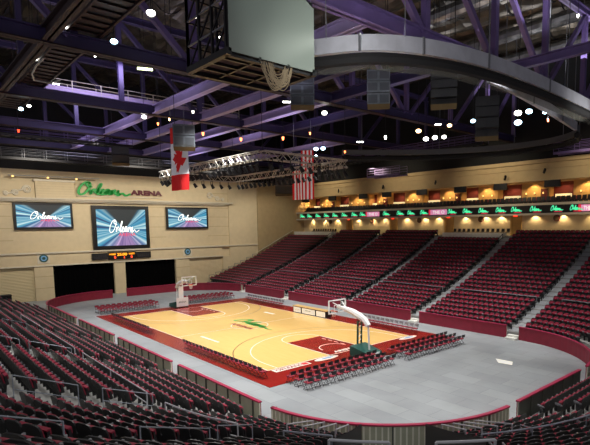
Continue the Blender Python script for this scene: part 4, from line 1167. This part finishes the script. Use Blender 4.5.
band('curtain_track', 'far dark curtain track curving left from the corner at right', [(24.2,17.6),(23.4,19.8),(21.5,21.8),(18.5,23.0),(14,22.8),(9,20.6),(5,17.2),(1,12)], .55, 0, True, 'band_shaded')

# ------------------------------------------------------------------ speaker clusters
def cluster(label, px0, py0, px1, py1, depth, rows=3, tilt=.35, m='speaker_grey', rz=None):
    cxp, cyp = (px0+px1)/2, py0
    p = CP+ray(cxp, cyp)*depth; w = (px1-px0)/FPX*depth; h = (py1-py0)/FPX*depth
    d = Vector((CX-p.x, CY-p.y)); a = math.atan2(d.y, d.x)+PI/2 if rz is None else rz
    r = empty('speaker_cluster', label, 'loudspeaker', p, a)
    hh = h/rows
    for i in range(rows):
        b = MB(); y0 = -.35+ (tilt*i*i*.12); z1 = -i*hh; z0 = z1-hh*.94
        last = i == rows-1
        b.hexa([(-w/2,y0+(.3 if last else 0.05),z0),(w/2,y0+(.3 if last else .05),z0),(w/2,y0+.9,z0),(-w/2,y0+.9,z0),(-w/2,y0,z1),(w/2,y0,z1),(w/2,y0+.9,z1),(-w/2,y0+.9,z1)], m)
        o = b.build('cabinet', r)
        b = MB()
        for s in (-.25,.25):
            b.poly([(s*w-w*.2,y0-.02,z1-hh*.15),(s*w-w*.2,y0+.04 if not last else y0+.2,z0+hh*.15),(s*w+w*.2,y0+.04 if not last else y0+.2,z0+hh*.15),(s*w+w*.2,y0-.02,z1-hh*.15)], 'speaker_dark' if m != 'speaker_grey' else 'grille_grey')
        b.build('grille', o)
    b = MB(); z0 = -h
    b.hexa([(-w*.48,-.1,z0-.3),(w*.48,-.1,z0-.3),(w*.48,.75,z0-.05),(-w*.48,.75,z0-.05),(-w/2,-.3,z0),(w/2,-.3,z0),(w/2,.8,z0+.05),(-w/2,.8,z0+.05)], 'speaker_wood'); b.build('under_panel', r)
    for s in (-1,1):
        b = MB(); b.tube([(s*w*.4,.2,-.05),(s*w*.4,.2,31.0-p.z)], .025, 'black_steel', 4); b.build('hanger', r)
cluster('grey loudspeaker cluster hanging just below the blank panel corner', 290,76,314,105, 32)
cluster('grey loudspeaker cluster under the silver track, left of its centre', 367,71,390,104, 31)
cluster('black loudspeaker cluster under the silver track, right of its centre', 431,72,457,104, 30, 4, .8, 'speaker_dark')
cluster('dark slanted loudspeaker cluster inside the ring near the bright floodlights', 476,97,499,136, 34, 4, 1.2, 'speaker_dark')
cluster('grey loudspeaker cluster above the flag with the leaf', 173,125,194,147, 40, 2, .6, 'speaker_grey')
cluster('dark loudspeaker cluster left of the flag with the leaf', 112,147,128,163, 56, 2, .6, 'speaker_dark')
cluster('black loudspeaker box behind the stripes flag above the far stand', 275,178,296,194, 74, 2, .2, 'bezel')

# ------------------------------------------------------------------ flags
def cloth(mb, fn, u0, u1, v0, v1, m, nu=6, nv=10):
    for i in range(nu):
        for j in range(nv):
            a, b_ = u0+(u1-u0)*i/nu, u0+(u1-u0)*(i+1)/nu; c, d = v0+(v1-v0)*j/nv, v0+(v1-v0)*(j+1)/nv
            mb.poly([fn(a,c),fn(b_,c),fn(b_,d),fn(a,d)], m)
# flag with leaf: hangs from a tie beam
W_, H_ = 2.3, 5.3
ang = rad(12)
fl = empty('hanging_flag', 'red and white flag with a red leaf hanging before the arena sign', 'flag', (1.35,-7.35,13.05), ang)
def fn1(u, v): return ((u-.5)*W_, .12*sin(u*7+v*2)*(1-.3*v), v*H_)
for v0, v1 in ((0,.25),(.75,1)):
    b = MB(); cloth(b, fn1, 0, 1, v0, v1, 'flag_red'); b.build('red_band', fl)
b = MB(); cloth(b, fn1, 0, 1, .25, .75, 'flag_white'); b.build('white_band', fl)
half = [(0,-1.0),(.05,-.5),(.5,-.58),(.42,-.4),(.95,-.0),(.82,.07),(.9,.36),(.6,.3),(.55,.42),(.28,.1),(.38,.66),(.2,.56),(0,.95)]
leaf = [(x,y) for x,y in half]+[(-x,y) for x,y in reversed(half[1:-1])]
# the flag hangs on its side, so the leaf points to the left
b = MB(); pts = []
for x, y in leaf:
    u = .5-y*.42; v = .5+x*.24
    q = fn1(u, v); pts.append((q[0], q[1]-.03, q[2]))
bm = bmesh.new(); vs = [bm.verts.new(p) for p in pts]; f_ = bm.faces.new(vs); bmesh.ops.triangulate(bm, faces=[f_])
bm.verts.index_update()
for f_ in bm.faces: b.poly([tuple(v.co) for v in f_.verts], 'flag_red')
bm.free(); b.build('leaf', fl)
b = MB(); b.tube([(-W_/2-.1,0,H_+.03),(W_/2+.1,0,H_+.03)], .04, 'grey_steel', 6)
for s in (-1,1): b.tube([(s*W_*.4,0,H_),(s*W_*.4,0,20.1-13.05)], .02, 'grey_steel', 4)
b.build('hanging_rod', fl)
# striped flag
W2, H2 = 2.45, 4.75
f2 = empty('hanging_flag', 'flag with red and white stripes hanging through the lighting truss', 'flag', (3.3,4.5,12.5), rad(20))
def fn2(u, v): return ((u-.5)*W2, .1*sin(u*8+v), v*H2)
b = MB()
for i in range(13):
    u0, u1 = i/13, (i+1)/13; top = 1 if i >= 6 else .6
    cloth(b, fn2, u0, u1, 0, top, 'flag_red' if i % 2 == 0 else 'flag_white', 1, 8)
b.build('stripes', f2)
b = MB(); cloth(b, fn2, 0, 6/13, .6, 1, 'flag_blue'); cb = b.build('canton', f2)
b = MB()
for i in range(5):
    for j in range(5):
        q = fn2((i+.5)/5*6/13, .62+.36*(j+.5)/5); P = []
        for t in range(10):
            r_ = .07 if t % 2 == 0 else .03; P.append((q[0]+r_*sin(t*PI/5), q[1]-.03, q[2]+r_*cos(t*PI/5)))
        b.poly(P, 'flag_white')
b.build('stars', cb)
b = MB(); b.tube([(-W2/2-.1,0,H2+.03),(W2/2+.1,0,H2+.03)], .04, 'grey_steel', 6)
for s in (-1,1): b.tube([(s*W2*.4,0,H2),(s*W2*.4,0,20.1-12.5)], .02, 'grey_steel', 4)
b.build('hanging_rod', f2)

# ------------------------------------------------------------------ lighting truss over the court
lt = empty('lighting_truss', 'rectangular aluminium lighting truss hung over mid court', 'lighting truss', (0,0,14.9))
cor = [(-7.8,-5.0),(10.8,-5.2),(10.6,3.4),(-7.8,3.3)]
for i in range(4):
    a = Vector((*cor[i],0)); c = Vector((*cor[(i+1)%4],0)); d = (c-a); L_ = d.length; d.normalize(); nrm = Vector((d.y,-d.x,0))
    b = MB(); hw = .28
    for s, z in ((-1,0),(1,0),(-1,.6),(1,.6)): b.tube([a+nrm*s*hw+Vector((0,0,z)), c+nrm*s*hw+Vector((0,0,z))], .045, 'truss_alu', 5)
    n = int(L_/.62)
    for j in range(n):
        p = a+d*(L_*j/n); q = a+d*(L_*(j+1)/n)
        for s in (-1,1):
            z0, z1 = (0,.6) if j % 2 == 0 else (.6,0)
            b.tube([p+nrm*s*hw+Vector((0,0,z0)), q+nrm*s*hw+Vector((0,0,z1))], .03, 'truss_alu', 4)
        for z in (0,.6): b.tube([p-nrm*hw+Vector((0,0,z)), p+nrm*hw+Vector((0,0,z))], .025, 'truss_alu', 4)
    b.build('span', lt)
for x, y in cor:
    b = MB(); b.tube([(x,y,.6),(x,y,31.0-14.9)], .025, 'black_steel', 4); b.build('hanger', lt)
can0 = None; ci = 0
SIDE = ('near side','right end','far side','left end')
for i in range(4):
    a = Vector((*cor[i],0)); c = Vector((*cor[(i+1)%4],0)); n = (22,9,22,8)[i]
    for j in range(n):
        p = a+(c-a)*((j+.5)/n); ci += 1; dd = (c-a).normalized(); p = p+Vector((dd.y,-dd.x,0))*.28
        lab = 'black stage lamp under the lighting truss, %s lamp along its %s' % (ORD[j+1], SIDE[i])
        a_ = random.uniform(-.6,.6)
        if can0 is None:
            can0 = empty('stage_spotlight', lab, 'stage lamp', (p.x,p.y,14.88), a_, 'stage lamps under the lighting truss')
            b = MB(); b.tube([(0,.0,-.35),(0,.25,-.75)], [.13,.19], 'bezel', 8); b.build('can', can0)
            b = MB(); b.bar((-.18,0,-.42),(-.18,0,0),.03,.05,'bezel'); b.bar((.18,0,-.42),(.18,0,0),.03,.05,'bezel'); b.box(-.19,.19,-.03,.03,-.04,.06,'bezel'); b.build('yoke', can0)
        else: dup(can0, (p.x,p.y,14.88), a_, lab)

# ------------------------------------------------------------------ lit lamps among the roof steel
LAMPS = [ # px, py, z, kind, size px, label
 (114,41.5,19.85,'lamp_cool',8,'bright bluish floodlight under the second truss at upper left','flood'),
 (66,27,21.0,'lamp_white',5,'small white lamp on the corner catwalk, upper one','flood'),
 (35,59,21.0,'lamp_white',5,'small white lamp on the corner catwalk, lower one','flood'),
 (40,54,21.4,'lamp_red',3,'tiny red lamp beside the lower catwalk lamp','bulb'),
 (89,6,21.6,'lamp_red',3,'tiny red lamp at the top edge upper left','bulb'),
 (151,13,22.5,'lamp_white',10,'wide white floodlight near the top edge above the purple diagonal','flood'),
 (145,69,22.0,'lamp_tube',17,'pale green fluorescent tube above the purple lit catwalk','tube'),
 (95,55,21.4,'lamp_white',4,'white lamp at the bend of the purple lit catwalk','bulb'),
 (21,109,19.6,'lamp_cool',5,'bluish lamp at the left edge, left one of a pair','flood'),
 (29,106,19.8,'lamp_white',4,'white lamp at the left edge, right one of a pair','flood'),
 (18.5,131,18.6,'lamp_red',3,'small reddish lamp low at the left edge','bulb'),
 (197,18,24.5,'lamp_white',4,'white lamp behind the hoisted scoreboard lattice','bulb'),
 (144,117,19.8,'lamp_white',6,'flat white lamp under the third truss','flood'),
 (158,124,19.5,'lamp_orange',3,'orange lamp left of the leaf flag speaker','bulb'),
 (169.5,119.5,19.8,'lamp_warm',3,'small warm lamp above the leaf flag speaker','bulb'),
 (203,134,19.2,'lamp_orange',4,'orange lamp right of the leaf flag speaker','bulb'),
 (193,112,20.2,'lamp_white',3,'tiny white lamp above the orange one by the flag','bulb'),
 (241,139.5,18.6,'lamp_orange',4,'orange lamp above the lighting truss, left one of three','bulb'),
 (283,138.5,18.6,'lamp_orange',4,'orange lamp above the lighting truss, middle one of three','bulb'),
 (310,133.5,18.8,'lamp_orange',3,'orange lamp above the lighting truss, right one of three','bulb'),
 (287,102,21.2,'lamp_white',11,'white strip lamp left of the grey speaker cluster','tube'),
 (324.5,113,19.5,'lamp_white',7,'white floodlight at the foot of the grey speaker cluster','flood'),
 (316,149,17.8,'lamp_cool',6,'bright bluish floodlight above the stripes flag, left of three','flood'),
 (323,148.5,17.8,'lamp_cool',6,'bright bluish floodlight above the stripes flag, right of three','flood'),
 (316,156,17.4,'lamp_cool',4,'bluish floodlight above the stripes flag, lowest of three','flood'),
 (360,142,17.8,'lamp_white',9,'white strip lamp left of mid ring','tube'),
 (385.5,137.5,18.0,'lamp_white',4,'white round lamp below the middle speaker cluster','bulb'),
 (418.5,131,18.4,'lamp_warm',7,'large warm lamp below the black speaker cluster','flood'),
 (449.5,125.5,18.6,'lamp_warm',6,'large warm lamp right of the strip lamps','flood'),
 (438,124.5,18.8,'lamp_white',8,'slim white strip above the row of three white lamps','tube'),
 (426,139,17.9,'lamp_white',7,'white floodlight in a row of three inside the ring, left','flood'),
 (435,137.5,17.9,'lamp_white',7,'white floodlight in a row of three inside the ring, middle','flood'),
 (444,137,17.9,'lamp_white',6,'white floodlight in a row of three inside the ring, right','flood'),
 (473,121,18.2,'lamp_cool',6,'bluish floodlight left of the slanted speaker, upper','flood'),
 (477.5,123,18.0,'lamp_cool',4,'bluish floodlight left of the slanted speaker, lower','flood'),
 (518,113,18.6,'lamp_white',9,'glaring floodlight at right inside ring, upper left of three','flood'),
 (529,111.5,18.6,'lamp_cool',8,'glaring floodlight at right inside ring, upper right of three','flood'),
 (518,122.5,18.1,'lamp_cool',9,'glaring floodlight at right inside ring, lowest of three','flood'),
 (545,112.5,18.6,'lamp_cool',5,'dim bluish lamp right of the glaring floodlights','flood'),
 (548,120.5,18.0,'lamp_orange',3,'orange lamp right of the glaring floodlights','bulb'),
 (345,152,17.6,'lamp_orange',3,'tiny orange lamp right of the bluish trio','bulb'),
 (578,16,26.0,'lamp_white',3,'tiny white lamp high at the right edge','bulb'),
 (487,118,18.4,'lamp_white',2,'pinpoint white lamp near the slanted speaker','bulb'),
 (220,38,23.0,'lamp_white',3,'white lamp seen through the scoreboard lattice','bulb'),
 (56,84,20.8,'lamp_white',7,'white lamp at the low end of the purple lit catwalk','tube'),
 (61,58,21.4,'lamp_cool',4,'bluish lamp below the second truss at left','flood'),
]
for px, py, z, mk, spx, lab, kind in LAMPS:
    p = at_z(px, py, z); dist = (p-CP).length; w = spx*.72/FPX*dist
    if dist > 85: p = CP+(p-CP)*(80/dist); w = spx*.72/FPX*80
    d = Vector((CX-p.x, CY-p.y)); a = math.atan2(d.y, d.x)+PI/2
    r = empty('roof_lamp', lab, 'lamp', p, a)
    if kind == 'bulb':
        b = MB(); b.cyl((0,0,-w*.5), w*.25, w, mk, (0,0,1), 10, w*.42); b.build('lens', r)
        b = MB(); b.cyl((0,0,w*.5), w*.42, w*.4, 'lamp_housing', (0,0,1), 10, w*.2); b.build('housing', r)
    elif kind == 'tube':
        b = MB(); b.tube([(-w/2,0,0),(w/2,0,0)], w*.085, mk, 8); b.build('lens', r)
        b = MB(); b.box(-w/2,w/2,-w*.08,w*.12,w*.08,w*.2,'lamp_housing'); b.build('housing', r)
    else:
        b = MB(); b.poly([(w*.5*cos(t*PI/7),-.02,w*.36*sin(t*PI/7)) for t in range(14)], mk); b.tube([(0,0,0),(0,.04,0)], w*.3, mk, 10); b.build('lens', r)
        b = MB(); b.tube([(0,.05,0),(0,.35,w*.15),(0,.6,w*.3)], [w*.5,w*.4,w*.2], 'lamp_housing', 12); b.build('housing', r)
    b = MB(); b.tube([(0,.08,w*.1),(0,.08,31.2-p.z)], .02, 'black_steel', 4); b.build('drop_rod', r)

# ------------------------------------------------------------------ light
w = bpy.data.worlds.new('world'); bpy.context.scene.world = w; w.use_nodes = True
w.node_tree.nodes['Background'].inputs[0].default_value = (0.75,0.72,0.78,1)
w.node_tree.nodes['Background'].inputs[1].default_value = 0.3
def spot(loc, tgt, power, size=100, blend=.6, col=(1,.97,.92), r=.5):
    l = bpy.data.lights.new('house_or_fill_light', 'SPOT'); l.energy = power; l.spot_size = rad(size); l.spot_blend = blend; l.color = col; l.shadow_soft_size = r
    o = bpy.data.objects.new('house_or_fill_light', l); COL.objects.link(o); o.location = loc
    d = Vector(tgt)-Vector(loc); o.rotation_euler = d.to_track_quat('-Z','Y').to_euler(); return o
def area(loc, tgt, power, sx, sy, col):
    l = bpy.data.lights.new('wash_or_fill_light', 'AREA'); l.shape = 'RECTANGLE'; l.size = sx; l.size_y = sy; l.energy = power; l.color = col
    o = bpy.data.objects.new('wash_or_fill_light', l); COL.objects.link(o); o.location = loc
    d = Vector(tgt)-Vector(loc); o.rotation_euler = d.to_track_quat('-Z','Y').to_euler(); return o
for x in (-18,-6,6,18):
    for y in (-8,8): spot((x,y,19.4), (x*.95,y*.7,0), 7400, 95, .7)
spot((27,0,19.4), (24,-2,0), 6800, 100, .7)
spot((39,-22,17.5), (25,-12,0), 1300, 100, .8); spot((22,-25,18), (12,-16,0), 1500, 100, .8); spot((-2,-25,18), (-6,-16,0), 1500, 100, .8)  # unseen fill spots added to brighten barrier pickets and near seat backs
spot((26,-8,19.2), (27,-17,2), 4200, 110, .8)
spot((6,-12,19.3), (4,-18,2), 4500, 115, .8); spot((-12,-12,19.3), (-12,-18,2), 4200, 110, .8); spot((33,-4,19.2), (34,-10,2), 3500, 110, .8); spot((16,-13,19.2), (18,-20,3), 4500, 110, .8)
for x in (-20,-4,12,24): spot((x,12,19.3), (x,17.5,1), 8200, 68, 1.0)
for y in (-12,0,12): spot((-20,y,18.5), (XW,y,8), 6000, 95, .9, (1,.93,.8))
spot((-24,22,18.5), (XW,26,7), 2600, 90, .9, (1,.92,.78))
# warm scallops below the ribbon and in the suites
for x in [-32,-28.5,-25,-19.5,-16,-13.3,-8.6,-5,-2.4,2.2,5.5,7.8,12.5,16,19.5,23]: spot((x,YB-.35,11.0), (x,YB-.05,8.4), 150, 130, .6, (1,.72,.38), .06)
for a, c in TAN: spot(((a+c)/2,YS+1.3,15.0), ((a+c)/2,YS+2.2,12.4), 210, 120, .6, (1,.68,.34), .1)
for a, c in OPEN: spot(((a+c)/2,YS+2.4,15.0), ((a+c)/2,YS+3.4,12.3), 150, 120, .6, (1,.6,.36), .1)
for x in (-24,-8,8,22): spot((x,26,18.3), (x,YS,15.5), 1400, 100, .8, (1,.86,.62))
# purple wash on the steel
for x, y, e in ((17,-8,35),(3.5,-10,100),(-10,-10,150),(-24,-8,200),(17,3,45),(3.5,3,160),(-10,3,180),(-24,6,200),(10,14,15),(-10,16,80)):
    area((x,y,18.7), (x,y,26), e, 5, 5, (.8,.74,1.0))
spot((29,-16,15), (26,-6,19.0), 700, 70, .8)  # unseen spot added to brighten the near part of the silver track
for x, y, e in ((24,20,420),(14,26,420),(27,8,420),(4,24,240),(15,10,200),(0,-12,110)): area((x,y,24), (x,y,31), e, 4, 4, (.95,.95,1.0))  # unseen area lamps added to bring up the dark roof deck
spot((31,10,15.5), (26.5,8,18.2), 700, 80, .8)  # another added spot, for the right part of the track
spot((33,-9,17.5), (23.5,-13,18.5), 900, 40, .6, (.95,1,.96)); spot((31,-16,16), (18,-3,17.5), 900, 70, .8)  # added spots without fixtures, lifting the blank grey panel and the speakers
area((-2.4,-12,23.2),(-6.2,-12,21.0),330,7,1.5,(.8,.72,1.0)); area((-15,-9,23.2),(-16.6,-9,21),200,5,1.5,(.8,.75,1.0))  # unseen purple lamps added to brighten the catwalk rails and steel
sc = bpy.context.scene
sc.view_settings.view_transform = 'Standard'; sc.view_settings.look = 'None'; sc.view_settings.exposure = 0.0; sc.view_settings.gamma = 1.0
sc.cycles.max_bounces = 5; sc.cycles.diffuse_bounces = 3; sc.cycles.glossy_bounces = 3; sc.cycles.transparent_max_bounces = 8
